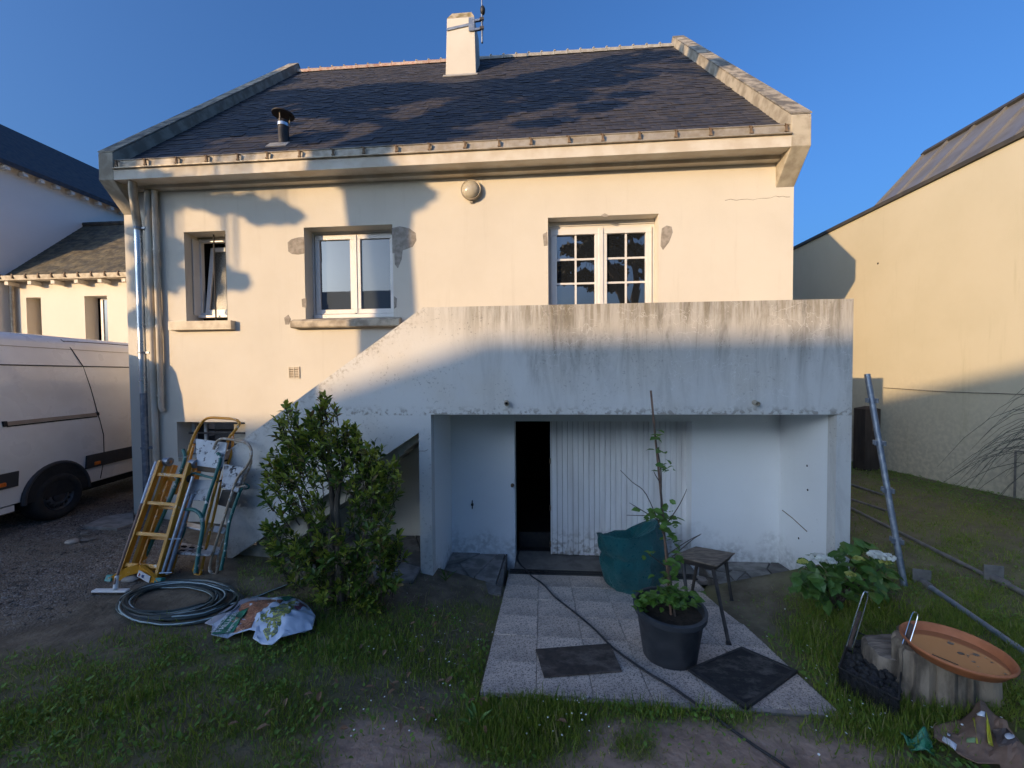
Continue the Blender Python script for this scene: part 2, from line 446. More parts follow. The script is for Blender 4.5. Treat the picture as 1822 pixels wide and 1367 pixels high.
M_oldwood = pm('old brown wood', (.16, .115, .075), (.09, .065, .045), 5, 7, .85, .5, 25, .004, stretch=(1, 6, 6))
M_stool = pm('weathered board', (.24, .18, .13), (.13, .10, .075), 6, 8, .85, .5, 40, .003, stretch=(1.5, 7, 1), lo=.4, hi=.6)
M_darkwood = pm('dark painted steel', (.03, .027, .025), (.055, .045, .038), 10, 5, .6, .3)
def granito(name, a, b, d, sc=120):
    n = NT(name)
    s1 = n.vor(sc, None, 'F1', 'Color'); k = n.sep(s1)
    c = n.mix(n.mr(k[0], .35, .65), a, b); c = n.mix(n.mr(k[1], .78, .82), c, d)
    c = n.mix(n.mr(n.noise(1.6, 6), .45, .75, 0, .55), c, (.17, .155, .15))
    c = n.mix(n.mr(n.noise(7, 5), .6, .75, 0, .5), c, (.13, .115, .10))
    r = n.mr(n.rnd(), 0, 1, .88, 1.08, False); cc = n.node('ShaderNodeCombineColor')
    for i in range(3): n.put(cc.inputs[i], r)
    c = n.mix(1., c, cc.outputs[0], 'MULTIPLY')
    n.bump(n.noise(150, 3), .002, .4); return n.out(c, .85)
M_tile = granito('washed gravel slab', (.70, .57, .475), (.54, .435, .36), (.23, .19, .165))
M_joint = pm('slab joint', (.36, .31, .275), (.24, .21, .185), 12)
M_flag = pm('flagstone', (.21, .195, .18), (.12, .11, .10), 5, 8, .85, .6, 26, .008, island=.3, lo=.4, hi=.6)
M_flagj = pm('flagstone bed', (.15, .135, .12), (.09, .08, .07), 9, 6, .95, .5)
M_rubber = pm('black rubber', (.016, .016, .018), (.028, .028, .03), 30, 4, .7, .4)
def mat_fill(name, a, b, dust):
    n = NT(name)
    c = n.mix(n.mr(n.noise(14, 7), .4, .62), a, b); c = n.mix(n.mr(n.noise(4.5, 9, n.mapv((1, 1.6, 1)), .75), .46, .66, 0, .85), c, dust)
    n.bump(n.noise(260, 2), .004, .8); return n.out(c, .97)
M_matbrown = mat_fill('coir mat', (.070, .052, .042), (.045, .034, .029), (.17, .135, .11))
M_matblack = mat_fill('black mat', (.014, .014, .016), (.022, .021, .022), (.13, .118, .105))
M_cable = pm('black cable', (.02, .02, .024), (.03, .03, .034), 30, 2, .45, .05)
def bag_mat():
    n = NT('green woven plastic')
    c = n.mix(n.mr(n.noise(4, 5), .35, .65), (.010, .10, .108), (.02, .145, .15))
    w = n.node('ShaderNodeTexWave'); w.wave_type = 'BANDS'; w.bands_direction = 'Z'; n.L.new(n.obj(), w.inputs['Vector']); w.inputs['Scale'].default_value = 60
    n.bump(n.math('ADD', n.noise(13, 7, None, .65, 1.2), n.math('MULTIPLY', w.outputs[1], .08)), .05, .9)
    return n.out(c, n.mr(n.noise(30, 3), .3, .7, .26, .5))
M_bag = bag_mat()
M_pot = pm('black plastic pot', (.030, .034, .042), (.05, .054, .062), 9, 6, .5, .15)
M_potting = pm('potting soil', (.04, .03, .022), (.02, .016, .012), 20, 6, .98, .8, 60, .01)
M_bamboo = pm('bamboo cane', (.22, .13, .085), (.13, .075, .05), 12, 4, .6, .2)
M_twig = pm('bare twig', (.085, .062, .050), (.05, .038, .032), 20, 4, .8, .2)
M_bark = pm('bark', (.13, .105, .082), (.07, .055, .043), 10, 8, .95, .8, 30, .012, stretch=(1, 1, .35))
def leaf_mat(name, a, b, rough=.42, tr=.25, dead=None):
    n = NT(name)
    r = n.math('FRACT', n.math('ADD', n.isl(), n.rnd()))
    c = n.mix(r, a, b)
    if dead: c = n.mix(n.mr(n.math('FRACT', n.math('MULTIPLY', r, 37.3)), .91, .92), c, dead)
    c = n.mix(n.mr(n.noise(30, 2), .3, .7, 0, .3), c, tuple(x*.6 for x in a))
    mo = n.out(c, rough)
    t = n.node('ShaderNodeBsdfTranslucent'); n.L.new(c, t.inputs[0])
    ms = n.node('ShaderNodeMixShader'); ms.inputs[0].default_value = tr
    n.L.new(n.b.outputs[0], ms.inputs[1]); n.L.new(t.outputs[0], ms.inputs[2]); n.L.new(ms.outputs[0], n.N['Material Output'].inputs[0])
    return mo
M_shrub = leaf_mat('shrub leaf', (.065, .125, .018), (.14, .21, .03), .38, .25, (.22, .15, .06))
M_shrubn = leaf_mat('young shrub leaf', (.25, .33, .04), (.38, .42, .07), .4, .4)
M_hyd = leaf_mat('hydrangea leaf', (.06, .145, .025), (.11, .21, .04), .45, .25)
M_hydy = leaf_mat('hydrangea bud', (.42, .46, .10), (.52, .50, .14), .6, .3)
M_petal = leaf_mat('white petal', (.78, .80, .70), (.84, .84, .80), .6, .3)
M_sap = leaf_mat('sapling leaf', (.07, .165, .022), (.14, .26, .04), .45, .3)
M_grass = leaf_mat('grass blade', (.13, .22, .026), (.30, .345, .052), .55, .4, (.40, .33, .15))
M_clover = leaf_mat('clover leaf', (.11, .21, .026), (.20, .32, .045), .5, .3)
M_pampas = leaf_mat('pampas blade', (.09, .085, .07), (.16, .15, .11), .6, .2)
M_cyp = leaf_mat('cypress foliage', (.018, .030, .012), (.035, .05, .018), .7, .1)
M_dead = leaf_mat('dry leaf', (.20, .10, .05), (.30, .19, .11), .7, .15)
M_daisy = pm('daisy', (.80, .80, .76), (.75, .75, .7), 5, 2, .6, 0)
M_terra = pm('terracotta', (.50, .17, .065), (.40, .135, .055), 7, 6, .65, .2, 40)
def water_mat():
    n = NT('shallow water'); n.b.inputs['IOR'].default_value = 1.38
    return n.out((.36, .14, .06), .03)
M_water = water_mat()
M_stump = pm('stump bark', (.30, .235, .17), (.10, .078, .058), 9, 9, .95, 1.0, 22, .02, stretch=(1, 1, .3))
M_stumptop = pm('stump grain', (.30, .245, .195), (.13, .105, .085), 4, 9, .95, 1.0, 12, .03, stretch=(1, 5, 1))
M_chrome = pm('chromed wire', (.75, .75, .76), (.6, .6, .6), 10, 2, .18, 0, metal=1)
M_grip = pm('burnt handle', (.13, .085, .065), (.07, .05, .04), 20, 5, .75, .3)
M_galv = pm('galvanised scaffold', (.20, .23, .28), (.30, .33, .37), 14, 7, .45, .3, metal=.55, lo=.45, hi=.62)
M_galvl = pm('dull scaffold tube', (.24, .22, .20), (.15, .14, .13), 8, 6, .6, .3, metal=.3)
M_post = pm('dark timber post', (.055, .042, .034), (.03, .024, .02), 7, 6, .9, .5, stretch=(1, 1, .2))
def paint_mat(name, c, spl, k, metal=0, rough=.45):
    n = NT(name)
    f = n.noise(16, 7, None, .65); g = n.noise(3, 4)
    cc = n.mix(n.mr(n.noise(7, 6), .4, .7, 0, .5), c, tuple(x*.7 for x in c))
    cc = n.mix(n.math('MULTIPLY', n.mr(f, k, k+.04), n.mr(g, .4, .55)), cc, spl)
    n.bump(f, .002, .3); return n.out(cc, rough, metal)
M_yellow = paint_mat('yellow ladder paint', (.60, .27, .018), (.66, .62, .52), .60)
M_green = paint_mat('green trestle paint', (.012, .13, .115), (.62, .64, .62), .585, 0, .4)
M_beige = paint_mat('beige tube', (.38, .28, .19), (.52, .48, .42), .52)
M_white = paint_mat('paint splashed board', (.60, .61, .62), (.10, .10, .11), .575, 0, .7)
M_whiteg = paint_mat('paint caked step', (.45, .45, .45), (.12, .11, .11), .50, 0, .8)
M_splat = paint_mat('white on black step', (.50, .50, .51), (.025, .025, .03), .50, 0, .7)
M_teal = pm('teal foot', (.02, .20, .19), (.03, .26, .24), 8, 4, .5, .1)
M_alu = pm('aluminium', (.62, .63, .65), (.5, .5, .52), 12, 5, .38, .1, metal=.8)
M_sticker = pm('white sticker', (.72, .73, .75), (.66, .66, .68), 6, 3, .5, 0)
M_red = pm('red print', (.45, .03, .04), (.4, .03, .03), 6, 2, .5, 0)
M_bluep = pm('blue print', (.06, .12, .30), (.05, .1, .26), 6, 2, .5, 0)
M_broomh = pm('brown broom handle', (.26, .155, .11), (.20, .115, .08), 8, 5, .6, .1)
M_bristle = pm('bristle', (.10, .075, .05), (.16, .12, .08), 90, 3, .95, .8, 120, .01)
M_hose = pm('dark green hose', (.022, .034, .032), (.04, .055, .05), 20, 3, .42, .05)
M_hoses = pm('pale hose stripe', (.42, .52, .52), (.34, .43, .43), 20, 3, .45, .05)
M_sack = pm('white plastic sack', (.58, .64, .74), (.50, .56, .66), 5, 4, .35, .3, 14, .01)
M_sackback = pm('grey sack lining', (.42, .41, .45), (.36, .35, .39), 5, 4, .45, .3, 14, .01)
M_sackgreen = pm('green print', (.015, .17, .10), (.02, .21, .13), 8, 4, .4, .2, 14, .01)
def chips(name, cols, sc):
    n = NT(name); k = n.sep(n.vor(sc, n.mapv((1, 1.9, 1.4), (0, 0, 0), (0, 0, .6)), 'F1', 'Color')); e = n.vor(sc, n.mapv((1, 1.9, 1.4), (0, 0, 0), (0, 0, .6)))
    c = n.mix(k[0], cols[0], cols[1]); c = n.mix(n.mr(k[1], .6, .65), c, cols[2]); c = n.mix(n.mr(e, .0, .12, .8, 0), c, (.05, .03, .02))
    return n.out(c, .4)
M_chips = chips('printed bark chips', ((.42, .16, .08), (.52, .26, .15), (.28, .10, .05)), 55)
M_flow = chips('printed flowers', ((.50, .50, .08), (.30, .36, .14), (.14, .18, .13)), 45)
M_flow2 = chips('printed pink flowers', ((.36, .10, .14), (.28, .08, .11), (.2, .08, .1)), 60)
M_paper = pm('brown paper bag', (.30, .185, .12), (.20, .12, .08), 6, 7, .75, .5, 18, .012)
M_paperd = pm('dark printed paper', (.11, .085, .075), (.16, .11, .08), 12, 6, .7, .4)
M_printy = pm('yellow print', (.62, .58, .06), (.55, .5, .05), 6, 2, .5, 0)
M_printg = pm('pale green print', (.20, .30, .12), (.25, .33, .18), 6, 3, .5, 0)
M_foil = pm('green plastic film', (.02, .16, .07), (.10, .28, .17), 14, 7, .3, .8, 20, .02)
M_van = pm('white van paint', (.88, .855, .82), (.80, .77, .73), 1.5, 4, .32, 0, **{'Coat Weight': .5})
M_vantrim = pm('van grey plastic', (.035, .036, .040), (.045, .045, .05), 8, 3, .6, .1)
M_vandark = pm('van gap', (.010, .010, .011), (.015, .015, .016), 8, 2, .8, 0)
M_tyre = pm('tyre', (.016, .016, .017), (.025, .024, .023), 12, 5, .85, .3)
M_rim = pm('grey wheel', (.11, .11, .115), (.08, .08, .085), 9, 4, .5, .1, metal=.3)
M_orange = pm('orange marker', (.75, .17, .01), (.65, .14, .01), 8, 2, .3, 0)
M_railp = pm('van rail', (.36, .29, .23), (.30, .24, .19), 6, 3, .5, .1)
M_stone = pm('loose stone', (.26, .23, .20), (.17, .15, .13), 8, 6, .9, .5, island=.3)
M_seam = pm('zinc roof', (.30, .285, .265), (.24, .23, .215), 2, 5, .42, .05, metal=.5)
M_seamd = pm('dark roof edge', (.05, .048, .046), (.07, .066, .06), 4, 3, .6, .1)
M_lampg = pm('lamp glass', (.50, .45, .35), (.42, .37, .28), 5, 3, .15, .1)
# ---------------------------------------------------------------- ground cover map (soil, gravel, grass), made in plan from where each shows in the photograph
def ell(px, py, cx, cy, rx, ry, soft=.35):
    d = np.sqrt(((px-cx)/rx)**2+((py-cy)/ry)**2); return np.clip((1+soft-d)/(2*soft), 0, 1)
def cover(x, y):
    """-> grass density, gravel, pink soil, for plan points"""
    x = np.asarray(x, float); y = np.asarray(y, float); z = g_raw(x, y)
    px, py, dep = project(np.stack([x, y, z], -1))
    nz = fbm(x*2.3+3, y*2.3+8); n2 = fbm(x*6+1, y*6+5, 2)
    wob = (nz-.5)*90
    grav = np.clip((1085 + (150-px)*.32 + wob - py)/50, 0, 1)*np.clip((345+wob-px)/70, 0, 1)*np.clip((1190+wob-py)/40, 0, 1)
    grass = np.full(x.shape, .95)
    grass = np.where(px < 420, np.clip((py-1120+wob*.8+(px-200)*.12)/95, .0, 1), grass)
    grass = grass*(1-.93*ell(px, py, 745, 1045, 150, 45)); grass *= 1-.75*ell(px, py, 520, 1030, 230, 45)
    grass *= 1-.45*ell(px, py, 770, 1190, 150, 95); grass *= 1-.6*ell(px, py, 690, 1240, 110, 35)
    grass *= np.clip(.55+1.5*(n2-.35), .12, 1.2)
    pink = np.zeros(x.shape)
    for e in ((1230, 1345, 260, 62), (1100, 1290, 70, 32), (690, 1325, 120, 45), (1440, 1350, 150, 45), (740, 1370, 190, 35)):
        pink = np.maximum(pink, ell(px + wob*.6, py+wob*.35, *e))
    for e in ((930, 1295, 125, 75), (1170, 1262, 95, 30), (1290, 1275, 60, 22), (1130, 1330, 40, 30)):
        k = ell(px+wob*.3, py, *e); pink = pink*(1-k*.9); grass = np.maximum(grass, k*1.25)
    grass *= 1-.9*pink
    grass *= 1-.85*ell(px, py, 1340, 1080, 70, 75)
    grass = np.where((x > 3.45) & (y > -1.6), .9*np.clip(.35+1.5*(n2-.3), .2, 1), grass)
    grass *= 1-.96*grav
    out = (dep < .2) | (px < -250) | (px > PW+250)
    grass = np.where(out, np.where(x < -5, .1, .8), grass); grav = np.where(out, np.where(x < -5, .9, 0), grav); pink = np.where(out, 0, pink)
    grav = np.where(x < -6.2, np.maximum(grav, .9), grav); grass = np.where(x < -6.2, .03, grass)
    return np.clip(grass, 0, 1.3), grav, pink

def rng_axis(a, b, step, far):
    c = list(np.arange(a, b+1e-6, step)); e = [b]; s_ = step
    while e[-1] < far: s_ *= 1.35; e.append(e[-1]+s_)
    w = [a]; s_ = step
    while w[-1] > -far: s_ *= 1.35; w.append(w[-1]-s_)
    return np.array(w[:0:-1]+c+e[1:])
gx = rng_axis(-9.5, 7.2, .07, 260); gy = rng_axis(-5.6, 3.2, .07, 260)
GX, GY = np.meshgrid(gx, gy, indexing='ij')
GZ = ground(GX, GY)
cg, cv, cp_ = cover(GX, GY)
GZ += np.where(cv > .3, .02*(fbm(GX*9, GY*9, 2)-.5), 0) + cp_*.03*(fbm(GX*5+7, GY*5, 3)-.5)
inp = (GX > -.44) & (GX < 1.98) & (GY > -2.85) & (GY < -.2)
GZ = np.where(inp, np.minimum(GZ, patio_z(GY)-.05), GZ)
rec = (GX > -1.40) & (GX < 3.34) & (GY > -.75) & (GY < .2); GZ = np.where(rec, np.minimum(GZ, -2.86), GZ)
hs = (GX > -6.2) & (GX < 3.25) & (GY > .12) & (GY < 8.1); GZ = np.where(hs, -3.1, GZ)
nx_, ny_ = GX.shape
V = np.stack([GX, GY, GZ], -1).reshape(-1, 3)
I = np.arange(nx_*ny_).reshape(nx_, ny_)
q = np.stack([I[:-1, :-1], I[1:, :-1], I[1:, 1:], I[:-1, 1:]], -1).reshape(-1, 4)
F = np.concatenate([q[:, [0, 1, 2]], q[:, [0, 2, 3]]])
def ground_mat():
    n = NT('ground'); a = n.attr('cover'); k = n.node('ShaderNodeSeparateColor'); n.L.new(a['Color'], k.inputs[0])
    soil = n.mix(n.mr(n.noise(5, 8), .35, .68), (.105, .08, .052), (.19, .148, .10))
    soil = n.mix(n.mr(n.noise(45, 4), .62, .70, 0, .6), soil, (.22, .19, .165))
    pk = n.mix(n.mr(n.noise(7, 8, None, .65), .35, .7), (.42, .29, .215), (.25, .17, .125))
    pk = n.mix(n.mr(n.noise(40, 5), .60, .72, 0, .7), pk, (.45, .345, .28))
    ce = n.sep(n.vor(32, n.mapv((1, 1.5, 1)), 'F1', 'Color')); ed = n.vor(32, n.mapv((1, 1.5, 1)))
    gr = n.mix(ce[0], (.19, .158, .128), (.34, .29, .245)); gr = n.mix(n.mr(ce[1], .82, .86), gr, (.36, .34, .32)); gr = n.mix(n.mr(ed, 0, .14, .75, 0), gr, (.03, .026, .022))
    gr = n.mix(n.mr(n.noise(1.3, 5), .42, .66, 0, .7), gr, (.14, .112, .085))
    und = n.mix(n.noise(9, 5), (.11, .125, .032), (.20, .175, .064))
    c = n.mix(k.outputs[0], soil, und); c = n.mix(k.outputs[2], c, pk); c = n.mix(k.outputs[1], c, gr)
    h = n.math('ADD', n.math('MULTIPLY', n.noise(22, 7), 1.0), n.math('MULTIPLY', n.mr(ed, 0, .3), k.outputs[1]))
    n.bump(h, .02, .8)
    return n.out(c, .95)
M_ground = ground_mat()
gob = trimesh('ground', V, F, M_ground, None, 'structure', True)
ca = gob.data.color_attributes.new('cover', 'FLOAT_COLOR', 'POINT')
ca.data.foreach_set('color', np.stack([np.clip(cg, 0, 1), cv, cp_, np.ones_like(cg)], -1).reshape(-1).astype(np.float32))

# ---------------------------------------------------------------- patio of washed gravel slabs, one object per slab
patio = MB()
patio.hexa([(-.44, -2.83, patio_z(-2.83)-.14), (2.006, -2.83, patio_z(-2.83)-.14), (2.006, -.33, patio_z(-.33)-.14), (-.44, -.33, patio_z(-.33)-.14)],
           [(-.44, -2.83, patio_z(-2.83)-.012), (2.006, -2.83, patio_z(-2.83)-.012), (2.006, -.33, patio_z(-.33)-.012), (-.44, -.33, patio_z(-.33)-.012)])
patio = patio.build('patio', M_joint); patio['kind'] = 'structure'
tm = MB(); tm.box(-.2028, .2028, -.2028, .2028, -.035, 0); tme = tm.build('paving_slab', M_tile); TM = tme.data; bpy.data.objects.remove(tme)
slab_bv = TM
pit = math.atan(-.1727)
ncol, nrow = 6, 6
for i in range(ncol):
    for j in range(nrow+1):
        x = -.455+.41*(i+.5); y = -.34-.41*(j+.5) + (.0 if i % 2 == 0 else .0)
        if x > 2.1 and y < -2.3: continue
        z = patio_z(y) + random.uniform(-.004, .003)
        sx = 1.0; 
        if y < -2.78: continue
        M = Matrix.Translation((x, y, z)) @ Matrix.Rotation(pit+random.uniform(-.004, .004), 4, 'X') @ Matrix.Rotation(random.uniform(-.004, .004), 4, 'Y')
        o = put('paving_slab', slab_bv, patio, M)
        if len(o.modifiers) == 0:
            b = o.modifiers.new('bevel', 'BEVEL'); b.width = .0025; b.segments = 1
# drain grate in front of the garage sill
dr = MB(); dr.box(-.46, 2.2, -.345, -.215, -2.80, -2.742)
drain = dr.build('drain_channel', M_joint); drain['kind'] = 'structure'
gm = MB()
for k in range(22):
    gm.box(-.24+.5*k/22+.004, -.24+.5*(k+1)/22-.006, -.055, .055, -.008, .006)
gm.box(-.245, .245, -.060, -.048, -.01, .009); gm.box(-.245, .245, .048, .060, -.01, .009); gm.box(-.245, .245, -.005, .005, -.01, .008)
ge = gm.build('drain_grate', M_black); GM = ge.data; bpy.data.objects.remove(ge)
for k in range(5): put('drain_grate', GM, drain, Matrix.Translation((-.20+.5*k, -.28, -2.732)))
# sill step under the garage door
st = MB(); st.box(-.384, 2.093, -.205, .34, -3.0, -2.72)
st = st.build('threshold', pm('garage threshold', (.17, .155, .14), (.12, .11, .10), 6, 6, .9, .3), None, bevel=.006); st['kind'] = 'structure'

def flag_area(name, outline, zf, thick, cells, seed):
    """crazy paving: Voronoi-like stones clipped to the outline, one object per stone"""
    rr = random.Random(seed)
    base = MB(); zb = [zf(*p) for p in outline]
    n = len(outline)
    base.add([(p[0], p[1], z-.03) for p, z in zip(outline, zb)]+[(p[0], p[1], z-thick) for p, z in zip(outline, zb)],
             [tuple(range(n)), tuple(range(2*n-1, n-1, -1))]+[(i, i+n, (i+1) % n+n, (i+1) % n) for i in range(n)])
    bo = base.build(name, M_flagj); bo['kind'] = 'structure'
    seeds = []
    xs = [p[0] for p in outline]; ys = [p[1] for p in outline]
    while len(seeds) < cells: seeds.append((rr.uniform(min(xs), max(xs)), rr.uniform(min(ys), max(ys))))
    for k, sd in enumerate(seeds):
        poly = list(outline)
        for j, t in enumerate(seeds):
            if j == k: continue
            mx, my = (sd[0]+t[0])/2, (sd[1]+t[1])/2; dx, dy = t[0]-sd[0], t[1]-sd[1]; L = math.hypot(dx, dy); dx /= L; dy /= L
            out = []
            for i in range(len(poly)):
                a, b = poly[i], poly[(i+1) % len(poly)]
                da = (a[0]-mx)*dx+(a[1]-my)*dy+.007; db = (b[0]-mx)*dx+(b[1]-my)*dy+.007
                if da <= 0: out.append(a)
                if (da < 0) != (db < 0): tt = da/(da-db); out.append((a[0]+(b[0]-a[0])*tt, a[1]+(b[1]-a[1])*tt))
            poly = out
            if len(poly) < 3: break
        if len(poly) < 3: continue
        dz = rr.uniform(-.006, .008); b = MB(); m_ = len(poly)
        cx = sum(p[0] for p in poly)/m_; cy = sum(p[1] for p in poly)/m_
        ins = [(cx+(p[0]-cx)*.97, cy+(p[1]-cy)*.97) for p in poly]
        b.add([(p[0], p[1], zf(*p)+dz-.006) for p in poly]+[(p[0], p[1], zf(*p)+dz) for p in ins]+[(p[0], p[1], zf(*p)-.032) for p in poly],
              [tuple(range(m_, 2*m_))]+[(i, (i+1) % m_, m_+(i+1) % m_, m_+i) for i in range(m_)]+[(2*m_+i, 2*m_+(i+1) % m_, (i+1) % m_, i) for i in range(m_)])
        b.build('flagstone', M_flag, bo)
    return bo
flag_area('flagstone_ledge', [(-1.305, -.004), (-.50, -.004), (-.50, -.33), (-.485, -1.04), (-1.0, -1.08), (-1.305, -1.0)], lambda x, y: -2.618-.012*y, .35, 7, 3)
flag_area('flagstone_ledge', [(2.20, -.004), (3.255, -.004), (3.255, -1.02), (3.0, -1.35), (2.35, -1.20), (2.16, -.55)], lambda x, y: -2.635-.09*y*(.4+.6*min(1, max(0, (x-2.1)/1.1))), .4, 17, 8)
flag_area('flagstone_ledge', [(-3.95, -.10), (-1.47, -.10), (-1.47, -1.30), (-2.6, -1.36), (-3.3, -1.28), (-3.95, -1.10)], lambda x, y: -2.335+.03*x*.0, .3, 12, 21)
# ---------------------------------------------------------------- the house
XLo, XLi, XRi, XRo = -6.3655, -6.1418, 3.1768, 3.409
OV, ZBR, ZF, ZG, ZRL, YR, ZR = .32, 2.4833, 2.849, 3.1373, 3.2351, 4.1059, 7.9811
TAN = (ZR-ZRL)/(YR+OV)
YB = 2*YR                                          # back wall
def roof_z(y): return ZRL-.215+(y+OV)*TAN
house = thing('house', 'cream rendered house with slate roof, outside stair and balcony over a sunken garage', 'house', (-1.5, 4.1, -2.3))

def wall_holes(b, x0, x1, z0, z1, holes, y, thick, reveal):
    xs = sorted({x0, x1, *[h[0] for h in holes], *[h[1] for h in holes]}); zs = sorted({z0, z1, *[h[2] for h in holes], *[h[3] for h in holes]})
    xs = [v for v in xs if x0 <= v <= x1]; zs = [v for v in zs if z0 <= v <= z1]
    for i in range(len(xs)-1):
        for j in range(len(zs)-1):
            cx, cz = (xs[i]+xs[i+1])/2, (zs[j]+zs[j+1])/2
            if any(h[0] < cx < h[1] and h[2] < cz < h[3] for h in holes): continue
            a, c, d, e = xs[i], xs[i+1], zs[j], zs[j+1]
            b.add([(a, y, d), (c, y, d), (c, y, e), (a, y, e)], [(0, 1, 2, 3)])
            b.add([(a, y+thick, d), (c, y+thick, d), (c, y+thick, e), (a, y+thick, e)], [(3, 2, 1, 0)])
    for h in holes:
        a, c, d, e = h[:4]; r = y+thick
        b.add([(a, y, d), (a, r, d), (a, r, e), (a, y, e)], [(0, 1, 2, 3)]); b.add([(c, y, d), (c, r, d), (c, r, e), (c, y, e)], [(3, 2, 1, 0)])
        b.add([(a, y, e), (a, r, e), (c, r, e), (c, y, e)], [(0, 1, 2, 3)]); b.add([(a, y, d), (c, y, d), (c, r, d), (a, r, d)], [(0, 1, 2, 3)])
W1 = (-5.391, -4.721, .835, 2.190); W2 = (-3.487, -2.141, .838, 2.190); FWN = (.114, 1.637, -.22, 2.198); BW = (-5.60, -4.487, -1.25, -.700); GD = (-.384, 2.093, -2.735, -.6816)
b = MB()
wall_holes(b, XLo, XRo, -.40, ZBR+.02, [W1, W2, FWN], 0, .32, .24)
wall_holes(b, XLo, -1.44, -3.0, -.40, [BW], 0, .32, .24)
b.box(XLo, XLi, .32, YB, -3, ZBR); b.box(XRi, XRo, .32, YB, -3, ZBR); b.box(XLi, XRi, YB-.3, YB, -3, ZBR+.4)
b.box(XLi+.001, XRi-.001, 0.003, .319, ZBR+.02, 3.2)
b.build('wall', M_wall, house, fixn=False)
b = MB(); wall_holes(b, -1.44, XRo, -3.0, -.40, [GD], 0, .32, .24); b.build('wall', M_recess, house, fixn=False)
# gable parapets with corbelled foot
prof = [(0, ZBR), (-OV, ZF), (-OV, ZRL), (YR, ZR), (YB+OV, ZRL), (YB+OV, ZF), (YB, ZBR)]
for a, c in ((XLo-.004, XLi), (XRi, XRo+.004)):
    p = MB(); p.prism(prof, a, c, 'X'); go = p.build('gable_parapet', M_concrete, house, bevel=.008)
    k = MB()                                         # lichened coping on the slopes, cut in lengths
    for s_ in (-1, 1):
        for i in range(5):
            t0, t1 = i/5+.002, (i+1)/5-.002
            def P(t, dz): return ((-OV-.006+(YR+OV+.006)*t), ZRL+(ZR-ZRL)*t+dz) if s_ < 0 else ((YB+OV+.006-(YR+OV+.006)*t), ZRL+(ZR-ZRL)*t+dz)
            k.prism([P(t0, .003), P(t1, .003), P(t1, .022), P(t0, .022)], a-.008, c+.008, 'X')
    k.build('coping', M_coping, go)
# roof deck, slates, ridge
roof = part('roof', house)
b = MB(); ye = -.235
b.add([(XLi, ye, roof_z(ye)-.03), (XRi, ye, roof_z(ye)-.03), (XRi, YR, roof_z(YR)-.03), (XLi, YR, roof_z(YR)-.03), (XRi, YB+.3, roof_z(-.3)-.03), (XLi, YB+.3, roof_z(-.3)-.03)], [(0, 1, 2, 3), (3, 2, 4, 5)])
b.build('roof_deck', M_deck, roof)
th = math.atan(TAN); EXP, SWD = .118, .205
sl_len = (YR-ye)/math.cos(th); rows = int(sl_len/EXP)
# slate mesh: origin at middle of its lower edge, x width 1 (scaled), y up the slope
def slate_geo(w):
    h = w/2-.0022; L = EXP*1.25
    return [(-h, 0, .0), (h, 0, .0), (h, L, -.004), (-h, L, -.004), (-h, 0, .009), (h, 0, .009), (h, L, .001), (-h, L, .001)], [(4, 5, 6, 7), (0, 1, 5, 4), (1, 2, 6, 5), (3, 0, 4, 7)]
me_s = bpy.data.meshes.new('slate'); _v, _f = slate_geo(SWD); me_s.from_pydata(_v, [], _f); me_s.materials.append(M_slate); me_s.update()
Rth = np.array([[1, 0, 0], [0, math.cos(th), -math.sin(th)], [0, math.sin(th), math.cos(th)]])
rest = MB(); cnt = 0
CHX = (-2.06, -1.36)
for r in range(rows+1):
    yy = ye + r*EXP*math.cos(th); zz = roof_z(yy)-.012
    x = XLi - (SWD/2 if r % 2 else 0)+.003 + random.uniform(-.01, .01)
    while x < XRi-.01:
        a, c = max(x, XLi+.004), min(x+SWD, XRi-.004); x += SWD
        if c-a < .03: continue
        cx, w = (a+c)/2, c-a
        if yy > 2.95 and yy < 3.7 and a > CHX[0] and c < CHX[1]: continue
        if yy + EXP*1.25*math.cos(th) > YR+.02 and False: continue
        ang = random.gauss(0, .006); lift = abs(random.gauss(0, .0035)); tw = random.gauss(0, .004)
        Rz = np.array([[math.cos(ang), -math.sin(ang), 0], [math.sin(ang), math.cos(ang), 0], [0, 0, 1]])
        Rx = np.array([[1, 0, tw], [0, 1, -lift*4], [-tw, lift*4, 1]])
        RR = Rth @ Rz @ Rx; p = np.array((cx, yy, zz)) + Rth @ np.array((0, 0, lift)) + Rth @ np.array((0, random.gauss(0, .003), 0))
        if cnt < 300 and w > SWD-.003:
            put('slate', me_s, roof, M4(RR, p)); cnt += 1
        else:
            v, f = slate_geo(w); rest.add([RR @ np.array(q_) + p for q_ in v], f)
ro = rest.build('slate', M_slate, roof, fixn=False); ro['kind'] = 'stuff'
# back slope of plain slates
for i in range(26):
    x0 = XLi+.004; cxr = -1.70
zr_top = roof_z(YR)
tile_n = 30; tw_ = (XRi-XLi)/tile_n
for i in range(tile_n):
    a = XLi+i*tw_; mid = a+tw_/2
    if CHX[0]-.02 < mid < CHX[1]+.02: continue
    b = MB(); vs = []; fs = []; n_ = 7
    for e, (xx, rr_) in enumerate(((a+.004, .105), (a+tw_-.004, .095))):
        for k in range(n_):
            an = R_(200-220*k/(n_-1)); vs.append((xx, YR+rr_*math.cos(an)*1.05, zr_top-.045+rr_*math.sin(an)*.9))
    for k in range(n_-1): fs.append((k, k+1, n_+k+1, n_+k))
    fs += [tuple(range(n_)), tuple(range(2*n_-1, n_-1, -1))]
    b.add(vs, fs)
    tl = b.build('ridge_tile', M_ridge if mid < -1.7 else M_ridgeg, roof, smooth=True)
    c2 = MB(); c2.sph((a, YR-.02, zr_top+.045), .030, 7, 5, (1.3, 2.2, 1)); c2.build('mortar_joint', M_ridgeg, roof, smooth=True)
